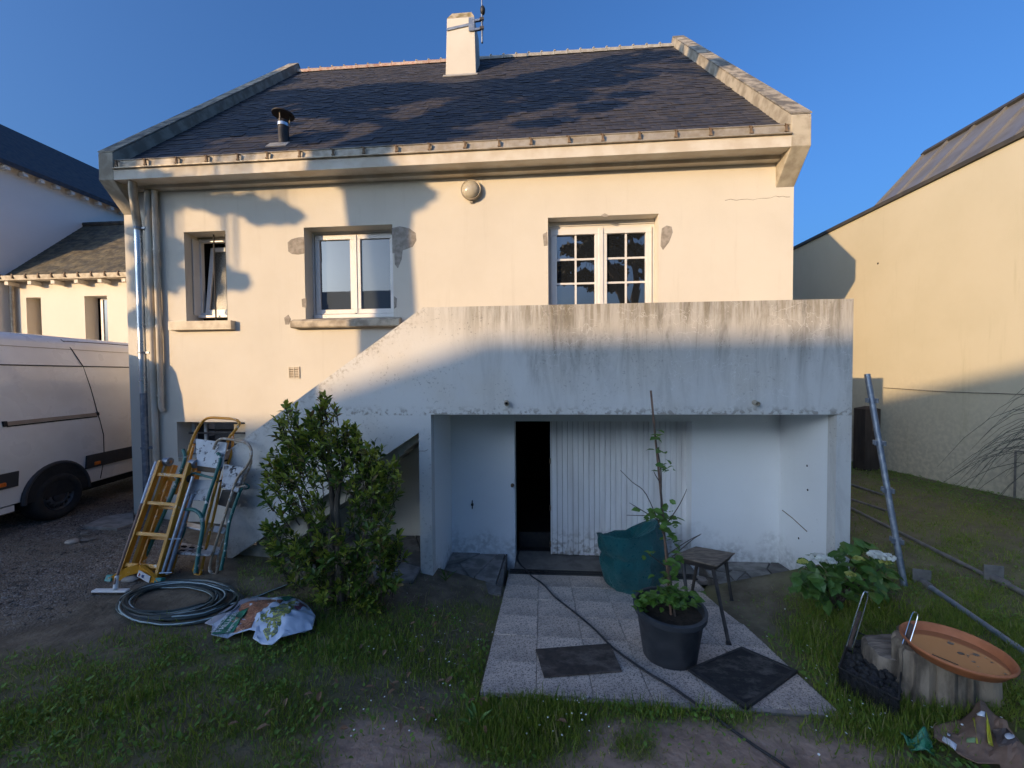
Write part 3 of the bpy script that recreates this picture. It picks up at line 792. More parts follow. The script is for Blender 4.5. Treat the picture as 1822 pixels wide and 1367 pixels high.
# fascia, soffit, gutter
b = MB(); b.box(XLi, XRi, -OV+.004, -.20, ZF, 2.995); fa = b.build('fascia', M_fascia, house)
b = MB(); b.box(XLi, XRi, -.20, -.10, ZF+.012, ZF+.14); b.box(XLi, XRi, -.10, -.002, ZF-.035, ZF+.10); b.build('soffit', M_fascia, house)
gut = part('gutter', house)
b = MB()
pr = [(-OV-.012, 2.997), (-OV-.030, 2.997), (-OV-.030, 3.012), (-OV+.02, 3.020), (-OV+.032, 3.128), (-OV+.022, 3.137), (-OV+.03, 3.150), (-OV+.045, 3.142), (-OV+.06, 3.03), (-.20, 3.03), (-.20, 2.997)]
b.prism(pr, XLi+.002, XRi-.002, 'X'); b.build('gutter_trough', M_zinc, gut)
nh = 21
hk = MB()
hk.box(-.012, .012, -.034, -.014, -.058, .03); hk.bar((-.03, -.034, .035), (.028, -.02, .012), .008, .010); hk.bar((0, -.03, .03), (.0, .06, .05), .016, .006); hk.box(-.02, .022, -.040, -.018, -.062, -.044)
he = hk.build('gutter_hook', M_rust); HK = he.data; bpy.data.objects.remove(he)
for i in range(nh):
    x = XLi+.07+i*(XRi-XLi-.12)/(nh-1); put('gutter_hook', HK, gut, Matrix.Translation((x+random.uniform(-.02, .02), -OV+.012, 3.085)) @ Matrix.Rotation(random.uniform(-.12, .12), 4, 'Y'))
for i in range(1, 5):
    x = XLi+i*(XRi-XLi)/5+.13; b = MB(); b.box(x-.02, x+.02, -OV-.0335, -OV-.0015, 2.996, 3.0135); b.build('solder_strap', M_zinc, gut)
# chimney
ch = part('chimney', house)
b = MB(); z0, z1 = 6.45, 7.80
b.hexa([(-2.05, 2.985, z0), (-1.37, 2.985, z0), (-1.37, 3.75, z0), (-2.05, 3.75, z0)], [(-2.005, 3.0, z1), (-1.40, 3.0, z1), (-1.40, 3.62, z1), (-2.005, 3.62, z1)])
b.build('chimney_stack', M_wall, ch, bevel=.008)
b = MB(); b.hexa([(-2.005, 3.0, z1+.002), (-1.40, 3.0, z1+.002), (-1.40, 3.62, z1+.002), (-2.005, 3.62, z1+.002)], [(-1.91, 3.10, 7.99), (-1.48, 3.10, 7.99), (-1.48, 3.5, 7.99), (-1.91, 3.5, 7.99)])
b.build('chimney_cap', pm('mossy cap', (.20, .15, .055), (.55, .46, .33), 5, 7, .95, .6), ch)
b = MB(); b.bar((-2.09, 2.93, roof_z(2.93)+.012), (-1.33, 2.93, roof_z(2.93)+.012), .15, .012, (0, -math.sin(th), math.cos(th))); b.build('flashing', M_ridgeg, ch)
# antenna clamped to the chimney
an = thing('antenna', 'grey antenna mast clamped to the right side of the chimney', 'antenna', (-1.28, 3.04, 7.4))
ax = onY(858, 60, 3.0)[0]; zb_ = onY(858, 78, 3.0)[2]; zm = onY(858, 22, 3.0)[2]
b = MB(); b.tube([(ax, 2.98, zb_), (ax, 2.98, zm)], .022, 10); b.tube([(ax, 2.98, zm-.02), (ax+.005, 2.98, zm+.85)], .014, 8); b.build('mast', M_galv, an, smooth=True)
b = MB(); b.sph((ax+.02, 2.97, zm+.01), .075, 12, 8, (.75, .9, 1.25)); b.build('cable_coil', M_black, an, smooth=True)
for zz in (onY(850, 38, 3)[2], onY(850, 54, 3)[2]):
    b = MB(); b.bar((-1.40, 2.99, zz), (ax+.03, 2.985, zz+.01), .045, .04); b.build('bracket', M_galv, an)
    b = MB(); b.box(ax-.045, ax+.045, 2.935, 2.96, zz-.028, zz+.028); b.build('clamp', M_darkwood, an)
zz = onY(840, 47, 3)[2]
b = MB(); b.box(-1.52, -1.395, 2.962, 2.978, zz-.12, zz+.16); b.build('clamp_plate', M_galv, an)
b = MB(); b.bar((-2.012, 2.982, zz-.045), (-1.42, 2.985, zz+.045), .012, .05); b.build('strap', M_galv, an)
# flue with a round rain cap
fl = part('flue', house)
fx = -3.93; b = MB(); b.tube([(fx, .24, 3.50), (fx, .24, 3.92)], .075, 16); b.build('flue_pipe', M_darkwood, fl, smooth=True)
b = MB(); b.tube([(fx, .24, 3.83), (fx, .24, 3.875)], .083, 16); b.build('collar', M_zincnew, fl, smooth=True)
for q_ in ((fx, .16), (fx+.06, .3)):
    b = MB(); b.tube([(q_[0], q_[1], 3.87), (q_[0], q_[1], 4.03)], .008, 6); b.build('cap_leg', M_zinc, fl)
b = MB(); b.lathe((fx, .24, 4.02), [(.0001, .035), (.09, .022), (.155, 0), (.155, -.012), (.09, .008), (.0001, .02)], 24); b.build('rain_cap', M_darkwood, fl, smooth=True)
b = MB(); b.bar((fx-.16, .10, roof_z(.10)+.012), (fx+.16, .10, roof_z(.10)+.012), .16, .012, (0, -math.sin(th), math.cos(th))); b.build('flashing', M_ridgeg, fl)

# ---- windows
def rect_frame(b, x0, x1, z0, z1, y0, y1, w):
    b.box(x0, x1, y0, y1, z1-w, z1); b.box(x0, x1, y0, y1, z0, z0+w); b.box(x0, x0+w, y0, y1, z0+w, z1-w); b.box(x1-w, x1, y0, y1, z0+w, z1-w)
def window2(h, y):
    x0, x1, z0, z1 = h[:4]; w = part('window', house)
    b = MB(); rect_frame(b, x0+.002, x1-.002, z0+.05, z1-.002, y, y+.07, .055); b.build('window_frame', M_pvc, w, bevel=.004)
    mx = (x0+x1)/2+.01
    for a, c in ((x0+.05, mx-.012), (mx+.012, x1-.05)):
        b = MB(); rect_frame(b, a, c, z0+.10, z1-.055, y-.03, y+.03, .07); b.build('sash', M_pvc, w, bevel=.006)
        b = MB(); b.box(a+.069, c-.069, y+.0, y+.008, z0+.169, z1-.124); b.build('pane', M_glassb, w)
    b = MB(); b.box(mx-.028, mx+.028, y-.042, y-.028, z0+.11, z1-.06); b.build('mullion', M_pvc, w, bevel=.004)
    b = MB(); b.box(x0+.02, x1-.02, y-.05, y+.01, z0+.035, z0+.095); b.build('bottom_rail', M_pvc, w, bevel=.006)
    b = MB(); b.box(x0+.01, x1-.01, y+.072, y+.1, z0, z1); b.build('room', M_dark, w)
    return w
w2 = window2(W2, .225)
b = MB(); rect_frame(b, W2[0]+.002, W2[1]-.002, W2[2]+.03, W2[3]-.002, .20, .225, .028); b.build('outer_trim', M_pvc, w2)
# narrow tilted window behind two bars
w1 = part('window', house); x0, x1, z0, z1 = W1; y = .235
b = MB(); rect_frame(b, x0+.002, x1-.002, z0+.12, z1-.03, y, y+.06, .05); b.build('window_frame', M_pvc, w1, bevel=.004)
b = MB(); b.box(x0+.03, x1-.001, y-.06, y+.02, z0+.085, z0+.12); b.build('inner_sill', M_pvc, w1, bevel=.004)
b = MB(); b.box(x0, x1, y+.35, y+.37, z0, z1); b.box(x0, x0+.01, y+.065, y+.35, z0, z1); b.box(x1-.01, x1, y+.065, y+.35, z0, z1); b.build('room', M_dark, w1)
ta = R_(7); A = np.array([[1, 0, 0], [0, math.cos(ta), math.sin(ta)], [0, -math.sin(ta), math.cos(ta)]])   # tilted in at the top
piv = np.array((0, y+.02, z0+.15)); sx0, sx1 = x0+.10, x1-.03; hh = z1-z0-.27
def tb(b, a, c, d, e, t0=-.025, t1=.025):
    pts = [piv*np.array((0, 1, 1)) + A @ np.array((xx, yy, zz)) for zz in (d, e) for xx, yy in ((a, t0), (c, t0), (c, t1), (a, t1))]
    b.hexa(pts[:4], pts[4:])
b = MB(); w_ = .065
tb(b, sx0, sx1, 0, w_); tb(b, sx0, sx1, hh-w_, hh); tb(b, sx0, sx0+w_, w_, hh-w_); tb(b, sx1-w_, sx1, w_, hh-w_); b.build('sash', M_pvc, w1)
b = MB(); tb(b, sx0+w_, sx1-w_, w_, hh-w_, -.004, .004); b.build('pane', M_obsc, w1)
b = MB(); b.box(x0+.012, x0+.022, .12, y, z0+.12, z1-.06); b.build('side_trim', M_pvc, w1)
for px_ in (383, 393):
    pass
for xb in (-5.035, -4.835):
    b = MB(); b.tube([(xb, .14, z0), (xb, .14, z1)], .011, 8); b.build('bar', M_black, w1, smooth=True)
# french window with glazing bars
fw = part('french_window', house); x0, x1, z0, z1 = FWN; y = .20
b = MB(); rect_frame(b, x0+.002, x1-.002, z0, z1-.055, y, y+.07, .055); b.box(x0+.002, x1-.002, y-.02, y+.05, z1-.058, z1-.002); b.build('window_frame', M_pvc, fw, bevel=.004)
mx = (x0+x1)/2 + .0
for a, c in ((x0+.045, mx-.002), (mx+.002, x1-.045)):
    lw = .085; b = MB(); rect_frame(b, a, c, z0+.05, z1-.105, y-.035, y+.035, lw); b.build('sash', M_pvc, fw, bevel=.006)
    ga, gc, gd, ge_ = a+lw, c-lw, z0+.05+lw, z1-.105-lw; nr = 6
    b = MB(); b.box((ga+gc)/2-.014, (ga+gc)/2+.014, y-.008, y+.004, gd-.002, ge_+.002); b.build('glazing_bar', M_pvc, fw)
    rowh = (ge_-gd)/nr
    for k in range(1, nr):
        b = MB(); b.box(ga-.002, gc+.002, y-.0065, y+.0025, gd+k*rowh-.014, gd+k*rowh+.014); b.build('glazing_bar', M_pvc, fw)
    for k in range(nr):
        for u in (0, 1):
            b = MB(); pa = ga if u == 0 else (ga+gc)/2+.014; pc = (ga+gc)/2-.014 if u == 0 else gc
            tl_ = random.gauss(0, .0008)
            b.add([(pa, y+.006+tl_, gd+k*rowh+.012), (pc, y+.006-tl_, gd+k*rowh+.012), (pc, y+.006-tl_*.5, gd+(k+1)*rowh-.012), (pa, y+.006+tl_*.5, gd+(k+1)*rowh-.012)], [(0, 1, 2, 3)])
            b.build('pane', M_glass, fw)
b = MB(); b.box(mx-.032, mx+.032, y-.05, y-.034, z0+.06, z1-.11); b.build('mullion', M_pvc, fw, bevel=.004)
b = MB(); b.box(x0+.01, x1-.01, y+.072, y+.1, z0, z1); b.build('room', M_dark, fw)
# basement window
bw = part('basement_window', house); x0, x1, z0, z1 = BW
b = MB(); rect_frame(b, x0+.01, x1-.01, z0+.02, z1-.002, .24, .29, .05); b.box(x0+.22, x0+.26, .24, .29, z0+.07, z1-.05); b.build('window_frame', M_pvc, bw)
b = MB(); b.box(x0+.26, x1-.06, .262, .268, z0+.07, z1-.05); b.build('pane', M_glass, bw)
b = MB(); b.box(x0+.72, x1-.06, .25, .256, z0+.15, z1-.06); b.build('blind', pm('pale blind', (.62, .56, .44), (.55, .5, .4), 4, 3, .8, 0), bw)
b = MB(); b.box(x0, x1, .30, .31, z0, z1); b.build('room', M_dark, bw)
for zz in (-.885, -1.06):
    b = MB(); b.tube([(x0+.10, .10, zz), (x1, .10, zz)], .016, 8); b.build('bar', M_black, bw, smooth=True)
# sills
b = MB(); b.box(-5.61, -4.60, -.085, .2, .70, .834); b.build('window_sill', M_sill2, house, bevel=.006)
b = MB(); b.prism([(-.11, .715), (-.095, .700), (.22, .70), (.22, .837), (-.02, .837), (-.105, .80)], -3.663, -2.022, 'X'); b.build('window_sill', M_sill, house, bevel=.006)
b = MB(); b.box(-5.58, -4.50, -.012, .22, -1.31, -1.252); b.build('window_sill', M_concrete, house)
# vent grille
vg = part('vent_grille', house); vx, vz = -3.682, .047
b = MB(); rect_frame(b, vx-.085, vx+.085, vz-.085, vz+.085, -.014, -.001, .012)
for k in range(5): b.box(vx-.075, vx+.075, -.012, -.002, vz-.058+k*.028, vz-.044+k*.028)
b.box(vx-.004, vx+.004, -.015, -.001, vz-.08, vz+.08); b.build('grille', M_sill2, vg)
b = MB(); b.box(vx-.08, vx+.08, -.0025, -.0005, vz-.08, vz+.08); b.build('vent_back', M_rust, vg)
# mortar patches left by removed shutter hinges: thin irregular skims on the render
def patch(pts, Y=-.004, d=None):
    c_ = np.mean(np.array(pts, float), 0); n_ = len(pts); b = MB()
    P = [onY(px_, py_, Y) for px_, py_ in pts]; Q = [onY(c_[0]+(px_-c_[0])*1.10, c_[1]+(py_-c_[1])*1.10, -.0006) for px_, py_ in pts]
    b.add(P+Q, [tuple(range(n_))]+[(i, (i+1) % n_, n_+(i+1) % n_, n_+i) for i in range(n_)])
    b.build('mortar_patch', M_mortar, house)
patch([(513, 432), (519, 427), (530, 424), (540, 423), (541, 450), (531, 452), (520, 451), (514, 447)])
patch([(699, 408), (712, 405), (727, 408), (738, 416), (739, 428), (733, 438), (720, 443), (705, 448), (700, 449)])
patch([(702, 449), (716, 446), (714, 462), (708, 476), (703, 470)])
patch([(1178, 408), (1186, 403), (1194, 405), (1196, 414), (1190, 430), (1180, 443), (1176, 436), (1177, 418)])
patch([(506, 566), (513, 561), (517, 568), (514, 577), (508, 577)])
patch([(537, 533), (545, 531), (545, 547), (538, 546)]); patch([(701, 528), (706, 532), (705, 546), (701, 549)])
patch([(966, 418), (973, 414), (974, 436), (968, 437)]); patch([(1069, 384), (1076, 380), (1084, 384), (1078, 387)])
# hairline cracks
def crack(pts, Y, mt=M_rust, r=.0035):
    P = []
    for i in range(len(pts)-1):
        for k in range(5):
            t = k/5; P.append(onY(pts[i][0]*(1-t)+pts[i+1][0]*t, pts[i][1]*(1-t)+pts[i+1][1]*t+random.uniform(-1.2, 1.2), Y))
    b = MB(); b.tube(P, [r*random.uniform(.4, 1) for _ in P], 4); b.build('crack', mt, house)
crack([(1290, 356), (1340, 355), (1380, 350), (1412, 351)], 0)
crack([(745, 804), (766, 800)], -1.013); 
# downpipes
dp = part('downpipe', house); X0 = onY(247, 450, -.10)[0]
b = MB(); b.tube([(X0, -.10, 2.25), (X0+.0, -.10, -.25)], .048, 14); b.build('pipe', M_zincnew, dp, smooth=True)
b = MB(); b.tube([(X0+.10, -.24, 2.90), (X0+.08, -.23, 2.72), (X0+.02, -.14, 2.42), (X0, -.10, 2.25), (X0, -.10, 2.20)], .052, 12); b.build('elbow', M_zinc, dp, smooth=True)
b = MB(); b.tube([(X0, -.10, -.2), (X0, -.10, -2.25)], .044, 14); b.build('pipe', M_galv, dp, smooth=True)
for zz in (2.22, .35, -1.1):
    b = MB(); b.tube([(X0, -.10, zz), (X0, -.10, zz+.03)], .056, 14); b.box(X0+.03, X0+.12, -.11, -.005, zz, zz+.03); b.build('pipe_clip', M_galv, dp)
for px_, zt, zb2, r_ in ((266, 2.45, -2.2, .042), (278, 2.62, -.52, .036)):
    xx = onY(px_, 450, -.06)[0]; dpp = part('downpipe', house)
    b = MB(); b.tube([(xx, -.06, 2.80), (xx, -.06, zb2+.04), (xx, -.03, zb2)], r_, 12); b.build('pipe', M_fascia, dpp, smooth=True)
    for zz in (1.9, .75, -.30):
        b = MB(); b.tube([(xx, -.06, zz), (xx, -.06, zz+.025)], r_+.006, 12); b.build('pipe_clip', M_fascia, dpp)
# ---- garage door: sliding panel of tongue and groove planks
gd = part('garage_door', house); gx0 = onY(982, 850, .215)[0]; gx1 = 2.11; npl = 25; pw = (gx1-gx0)/npl
for k in range(npl):
    b = MB(); zb3 = -2.705+random.uniform(-.004, .006); b.box(gx0+k*pw+.0022, gx0+(k+1)*pw-.0022, .205+random.uniform(-.001, .001), .24, zb3, -.55)
    b.build('plank', M_plank, gd, bevel=.005)
b = MB(); b.box(gx0, gx1, .238, .25, -2.69, -.56); b.build('door_backing', M_darkwood, gd)
b = MB(); b.box(gx0-.022, gx0-.001, .20, .262, -2.70, -.55); b.build('edge_strip', M_pvc, gd)
for zz in (-1.30, -2.0, -2.55):
    b = MB(); b.tube([(gx0-.028, .20, zz-.04), (gx0-.028, .20, zz+.04)], .012, 8); b.build('hinge', M_rust, gd)
b = MB(); b.box(-.384, 2.093, .318, .322, -.72, -.56); b.build('lintel_back', M_dark, gd)
gr_ = part('garage_room', house)
b = MB(); b.add([(-1.2, .33, -2.75), (2.9, .33, -2.75), (2.9, 4.5, -2.75), (-1.2, 4.5, -2.75), (-1.2, .33, -.45), (2.9, .33, -.45), (2.9, 4.5, -.45), (-1.2, 4.5, -.45)], [(0, 1, 2, 3), (7, 6, 5, 4), (3, 2, 6, 7), (0, 3, 7, 4), (1, 5, 6, 2)])
b.build('room', M_dark, gr_)
b = MB(); b.box(-.36, gx0+.05, .50, .54, -2.74, -2.50); b.build('kick_board', M_black, gr_)
b = MB(); b.tube([(-.42, -.012, -1.62), (-.42, -.03, -1.60)], .022, 8); b.sph((-.415, -.035, -1.60), .026, 8, 6); b.build('bolt', M_rust, house)
b = MB(); b.box(-1.012, -1.0, -.02, -.001, -1.96, -1.84); b.box(-1.02, -.99, -.035, -.004, -1.91, -1.885); b.build('wall_hook', M_black, house)

# ---- balcony, string wall of the outside stair
YBf = -1.013
bal = part('balcony', house)
out = [(3.416, -2.9), (3.416, .794), (-1.387, .797), (-3.945, -.962), (-3.945, -2.75), (-3.90, -2.30), (-1.462, -.694), (-1.462, -2.9), (-1.3114, -2.9), (-1.3114, -.4775), (3.2597, -.4775), (3.2597, -2.9)]
# front skin as a prism of the outline (recess and stair opening cut out), .13 thick
def fill_prism(poly, y0, y1, name, mt, parent, bevel=0):
    n_ = len(poly); r = delaunay_2d_cdt([Vector(p) for p in poly], [(i, (i+1) % n_) for i in range(n_)], [list(range(n_))], 1, 1e-5)
    b = MB(); v2 = [(p.x, p.y) for p in r[0]]
    b.add([(x, y0, z) for x, z in v2]+[(x, y1, z) for x, z in v2], [tuple(f) for f in r[2]]+[tuple(len(v2)+i for i in reversed(f)) for f in r[2]])
    b.add([(x, y0, z) for x, z in poly]+[(x, y1, z) for x, z in poly], [(i, (i+1) % n_, n_+(i+1) % n_, n_+i) for i in range(n_)])
    o = b.build(name, mt, parent)
    bm = bmesh.new(); bm.from_mesh(o.data); bmesh.ops.remove_doubles(bm, verts=bm.verts[:], dist=1e-5); bmesh.ops.recalc_face_normals(bm, faces=bm.faces[:]); bm.to_mesh(o.data); bm.free()
    return o
fill_prism(out, YBf, YBf+.13, 'parapet', M_parapet, bal)
for q_ in ((3.26, 3.414, -2.9, -.4705), (3.286, 3.414, -.47, .79), (-1.46, -1.3125, -2.9, -.47)):
    b = MB(); b.box(q_[0], q_[1], YBf+.13, -.001, q_[2], q_[3]); b.build('side_wall', M_recess, bal)
b = MB(); b.box(-1.31, 3.284, YBf+.1305, -.001, -.4765, -.28); b.build('floor_slab', M_recess, bal)
sp = part('stair', bal) if False else None
b = MB(); nst = 10; xs0, xs1, zt, zb_ = -1.45, -3.90, -.28, -2.25
for k in range(nst):
    xa = xs0+(xs1-xs0)*k/nst; xb = xs0+(xs1-xs0)*(k+1)/nst; z_ = zt+(zb_-zt)*(k+.6)/nst
    b.add([(xa, YBf+.131, z_), (xb, YBf+.131, z_), (xb, -.002, z_), (xa, -.002, z_), (xa, YBf+.131, z_-.38), (xb, YBf+.131, z_-.55), (xb, -.002, z_-.55), (xa, -.002, z_-.38)],
          [(0, 1, 2, 3), (7, 6, 5, 4), (0, 3, 7, 4), (1, 5, 6, 2), (0, 4, 5, 1)])
b.build('stair_flight', M_concrete, bal)
for px_, py_ in ((901, 716), (1342, 716)):
    p = onY(px_, py_, YBf); b = MB()
    b.lathe((0, 0, 0), [(.028, .0), (.028, .06), (.020, .06), (.020, -.05)], 14)
    b.v = [(p[0]+v[0]*1.0+v[2]*.15, p[1]-v[2], p[2]+v[1]-v[2]*.25) for v in b.v]
    so_ = b.build('drain_spout', M_zinc, bal, smooth=True)
    b = MB(); b.disc((0, 0, 0), .0205, 12); b.v = [(p[0]+v[0], p[1]-.02, p[2]+v[1]) for v in b.v]; b.build('spout_hole', M_dark, bal)
# dents and a rusty streak in the recess wall
b = MB(); 
for (px_, py_) in ((1437, 872), (1421, 958), (1436, 829)):
    q_ = onX(px_, py_, 3.2597); b.sph((3.2595, q_[1], q_[2]), .014, 8, 6, (.3, 1, 1))
b.build('plug_hole', M_dark, house)
b = MB(); b.tube([onX(1392, 908, 3.2585), onX(1410, 922, 3.2585), onX(1436, 946, 3.2585)], .006, 5); b.build('rust_streak', M_rust, house)
# round bulkhead lamp
lp = onY(839, 341, -.004); lamp = thing('wall_lamp', 'round frosted bulkhead lamp high on the cream house wall', 'lamp', lp)
def face_lathe(name, prof, mt, nseg=24):
    b = MB(); b.lathe((0, 0, 0), prof, nseg); b.v = [(lp[0]+v[0], lp[1]-v[2], lp[2]+v[1]) for v in b.v]; b.build(name, mt, lamp, smooth=True)
face_lathe('base', [(.0001, 0), (.132, 0), (.132, .04), (.0001, .04)], M_sill2)
face_lathe('rim', [(.118, .039), (.142, .039), (.146, .055), (.138, .068), (.118, .06)], M_zinc)
face_lathe('glass_dome', [(.128, .058), (.115, .085), (.085, .108), (.045, .120), (.0001, .124)], M_lampg)
b = MB(); b.box(lp[0]-.02, lp[0]+.02, lp[1]-.03, lp[1]-.001, lp[2]-.165, lp[2]-.135); b.build('cable_gland', M_zinc, lamp)
# ---------------------------------------------------------------- neighbouring house on the right
NX = 6.65
nb = thing('neighbour_house', 'tall blank yellow rendered house wall with grey metal roof on the right', 'house', (9.5, 4, -2))
b = MB(); b.box(NX, 13.5, -2.2, 13, -2.6, 3.20); b.build('wall', M_nb, nb)
b = MB(); b.box(NX-.045, NX+.22, -2.25, 13.05, 3.205, 3.27); b.build('wall_cap', M_seamd, nb)
ra = math.atan2(4.242-3.279, 7.517-6.65); dw = 1.28
rf = part('roof', nb)
def RP(u, y, h=0): return (NX+.06+u*math.cos(ra)-h*math.sin(ra), y, 3.275+u*math.sin(ra)+h*math.cos(ra))
yr0, yr1 = 2.77, -2.2; nsm = 11
for k in range(nsm):
    a = yr0+(yr1-yr0)*k/nsm; c = yr0+(yr1-yr0)*(k+1)/nsm
    b = MB(); b.hexa([RP(0, a), RP(0, c), RP(dw, c), RP(dw, a)], [RP(0, a, .02), RP(0, c, .02), RP(dw, c, .02), RP(dw, a, .02)]); b.build('roof_panel', M_seam, rf)
    b = MB(); b.hexa([RP(-.01, a-.012, .021), RP(-.01, a+.012, .021), RP(dw, a+.012, .021), RP(dw, a-.012, .021)], [RP(-.01, a-.009, .055), RP(-.01, a+.009, .055), RP(dw, a+.009, .055), RP(dw, a-.009, .055)]); b.build('standing_seam', M_seam, rf)
b = MB(); b.hexa([RP(dw, yr0+.03, -.02), RP(dw, yr1, -.02), RP(dw+.10, yr1, -.02), RP(dw+.10, yr0+.03, -.02)], [RP(dw, yr0+.03, .07), RP(dw, yr1, .07), RP(dw+.10, yr1, .07), RP(dw+.10, yr0+.03, .07)]); b.build('ridge_cap', M_seamd, rf)
e = RP(dw+.05, 0)
b = MB(); b.add([RP(0, yr0), RP(dw, yr0), (13, yr0, e[2]), (13, yr0, 3.2), RP(0, yr1), RP(dw, yr1), (13, yr1, e[2]), (13, yr1, 3.2)], [(0, 1, 2, 3), (7, 6, 5, 4), (1, 5, 6, 2)]); b.build('roof_end', M_seamd, rf)
hp = onX(1562, 469, NX); b = MB(); b.sph((NX, hp[1], hp[2]), .02, 8, 6, (.3, 1, 1)); b.build('wall_hole', M_dark, nb)

# ---------------------------------------------------------------- neighbours on the left
lh = thing('neighbour_house', 'white house with dark slate roof rising above the van at the left edge', 'house', (-18, 8, -2))
XA = -16.0
b = MB(); b.box(-24, XA, 4.6, 18, -2.3, 6.42); b.build('wall', M_nbl, lh)
rfl = part('roof', lh)
b = MB(); b.add([(XA+.25, 4.4, 6.30), (XA+.25, 18.3, 6.30), (XA-2.0, 18.3, 8.35), (XA-2.0, 4.4, 8.35), (-24.2, 18.3, 6.0), (-24.2, 4.4, 6.0), (XA+.25, 4.4, 6.45), (XA+.25, 18.3, 6.45), (XA-2.0, 18.3, 8.5), (XA-2.0, 4.4, 8.5)],
                   [(6, 7, 8, 9), (0, 3, 2, 1), (0, 1, 7, 6), (9, 8, 4, 5), (6, 9, 3, 0)]); b.build('slate_slope', M_slate, rfl)
b = MB()
for k in range(34):
    y_ = 4.5+k*.4; b.box(XA+.02, XA+.22, y_, y_+.1, 6.20, 6.31)
ra_o = b.build('rafter_ends', M_nbl, rfl); ra_o['kind'] = 'stuff'
b = MB(); b.box(-24, XA-.02, 3.9, 4.59, 4.70, 6.33); b.build('dormer', M_wall, lh)
b = MB(); b.box(-24, XA-.0, 3.88, 4.6, 4.56, 4.695); b.build('dormer_edge', M_seamd, lh)
ax_ = thing('annex', 'low cream annex with mossy slate roof behind the white van', 'house', (-13, 6.5, -2))
YA = 5.0
b = MB(); w_a = (-15.44, -14.95, .4, 2.41); w_b = (-13.52, -12.79, .4, 2.41)
wall_holes(b, XA+.001, -7.5, -2.3, 2.95, [w_a, w_b], YA, .35, .3); b.build('wall', M_annex, ax_, fixn=False)
b = MB(); b.box(XA+.001, -7.5, YA+2.2, YA+2.3, -2.3, 2.95); b.build('room', M_dark, ax_)
for w_ in (w_a, w_b):
    wi = part('window', ax_); b = MB(); rect_frame(b, w_[0]+.22, w_[1], w_[2], w_[3], YA+.24, YA+.3, .07); b.build('window_frame', M_pvc if w_ is w_b else M_fascia, wi)
    b = MB(); b.box(w_[0]+.28, w_[1]-.06, YA+.262, YA+.27, w_[2]+.06, w_[3]-.06); b.build('pane', M_glassb, wi)
arf = part('roof', ax_)
b = MB(); b.add([(XA+.001, YA-.18, 2.96), (-7.4, YA-.18, 2.96), (-7.4, YA+2.0, 5.33), (XA+.001, YA+2.0, 5.33), (XA+.001, YA-.18, 2.88), (-7.4, YA-.18, 2.88), (-7.4, YA+4.2, 2.96), (XA, YA+4.2, 2.96)], [(0, 1, 2, 3), (4, 5, 1, 0), (3, 2, 6, 7)]); b.build('roof_deck', M_slateold, arf)
b = MB(); tha = math.atan2(2.37, 2.18)
for r in range(28):
    yy = YA-.16+r*.115*math.cos(tha); zz = 2.985+r*.115*math.sin(tha); x = XA+.01-(r % 2)*.11
    while x < -9:
        xa, xb = max(x, XA+.002)+.004, x+.22-.004; x += .22
        l = random.uniform(0, .006); L_ = .14
        b.add([(xa, yy, zz+.006+l), (xb, yy, zz+.006+l), (xb, yy+L_*math.cos(tha), zz+L_*math.sin(tha)), (xa, yy+L_*math.cos(tha), zz+L_*math.sin(tha)), (xa, yy, zz-.008), (xb, yy, zz-.008)], [(0, 1, 2, 3), (4, 5, 1, 0)])
o = b.build('slate', pm('mossy slate', (.13, .105, .062), (.065, .058, .046), 5, 7, .85, .5, island=.3), arf, fixn=False); o['kind'] = 'stuff'
for k in range(18):
    b = MB(); b.tube([(XA+.02+k*.36, YA+2.0, 5.36), (XA+.36+k*.36, YA+2.0, 5.365)], .085, 8); b.build('ridge_tile', M_slateold, arf, smooth=True)
b = MB(); b.prism([(YA-.30, 2.86), (YA-.33, 2.99), (YA-.29, 3.0), (YA-.17, 2.93), (YA-.17, 2.84)], XA+.01, -7.4, 'X'); b.build('gutter', M_zinc, ax_)
for k in range(20):
    b = MB(); x_ = XA+.2+k*.42; b.box(x_-.02, x_+.02, YA-.345, YA-.30, 2.90, 3.03); b.build('gutter_hook', M_rust, ax_)
for k in range(9):
    b = MB(); x_ = XA+.3+k*.75; b.box(x_-.06, x_+.06, YA-.25, YA-.001, 2.74, 2.84); b.build('rafter_end', M_annex, ax_)
b = MB(); xx = onY(22, 540, YA-.08)[0]; b.tube([(xx, YA-.08, 2.85), (xx, YA-.08, -2)], .05, 10); b.build('downpipe', M_zinc, ax_, smooth=True)

# ---------------------------------------------------------------- white van, nose away, right side seen
W0 = np.array([-7.088, -.413, -2.07]); va = R_(9.7)
HD = np.array([-math.sin(va), math.cos(va), 0]); ND = np.array([math.cos(va), math.sin(va), 0]); UZ = np.array([0, 0, 1.0])
van = thing('van', 'white delivery van parked on gravel beside the house, seen from its rear right side', 'van', W0)
def VP(s_, n_, z): return W0*np.array((1, 1, 0)) + HD*s_ + ND*n_ + UZ*z       # s forward of the rear axle, n out of the side, z world
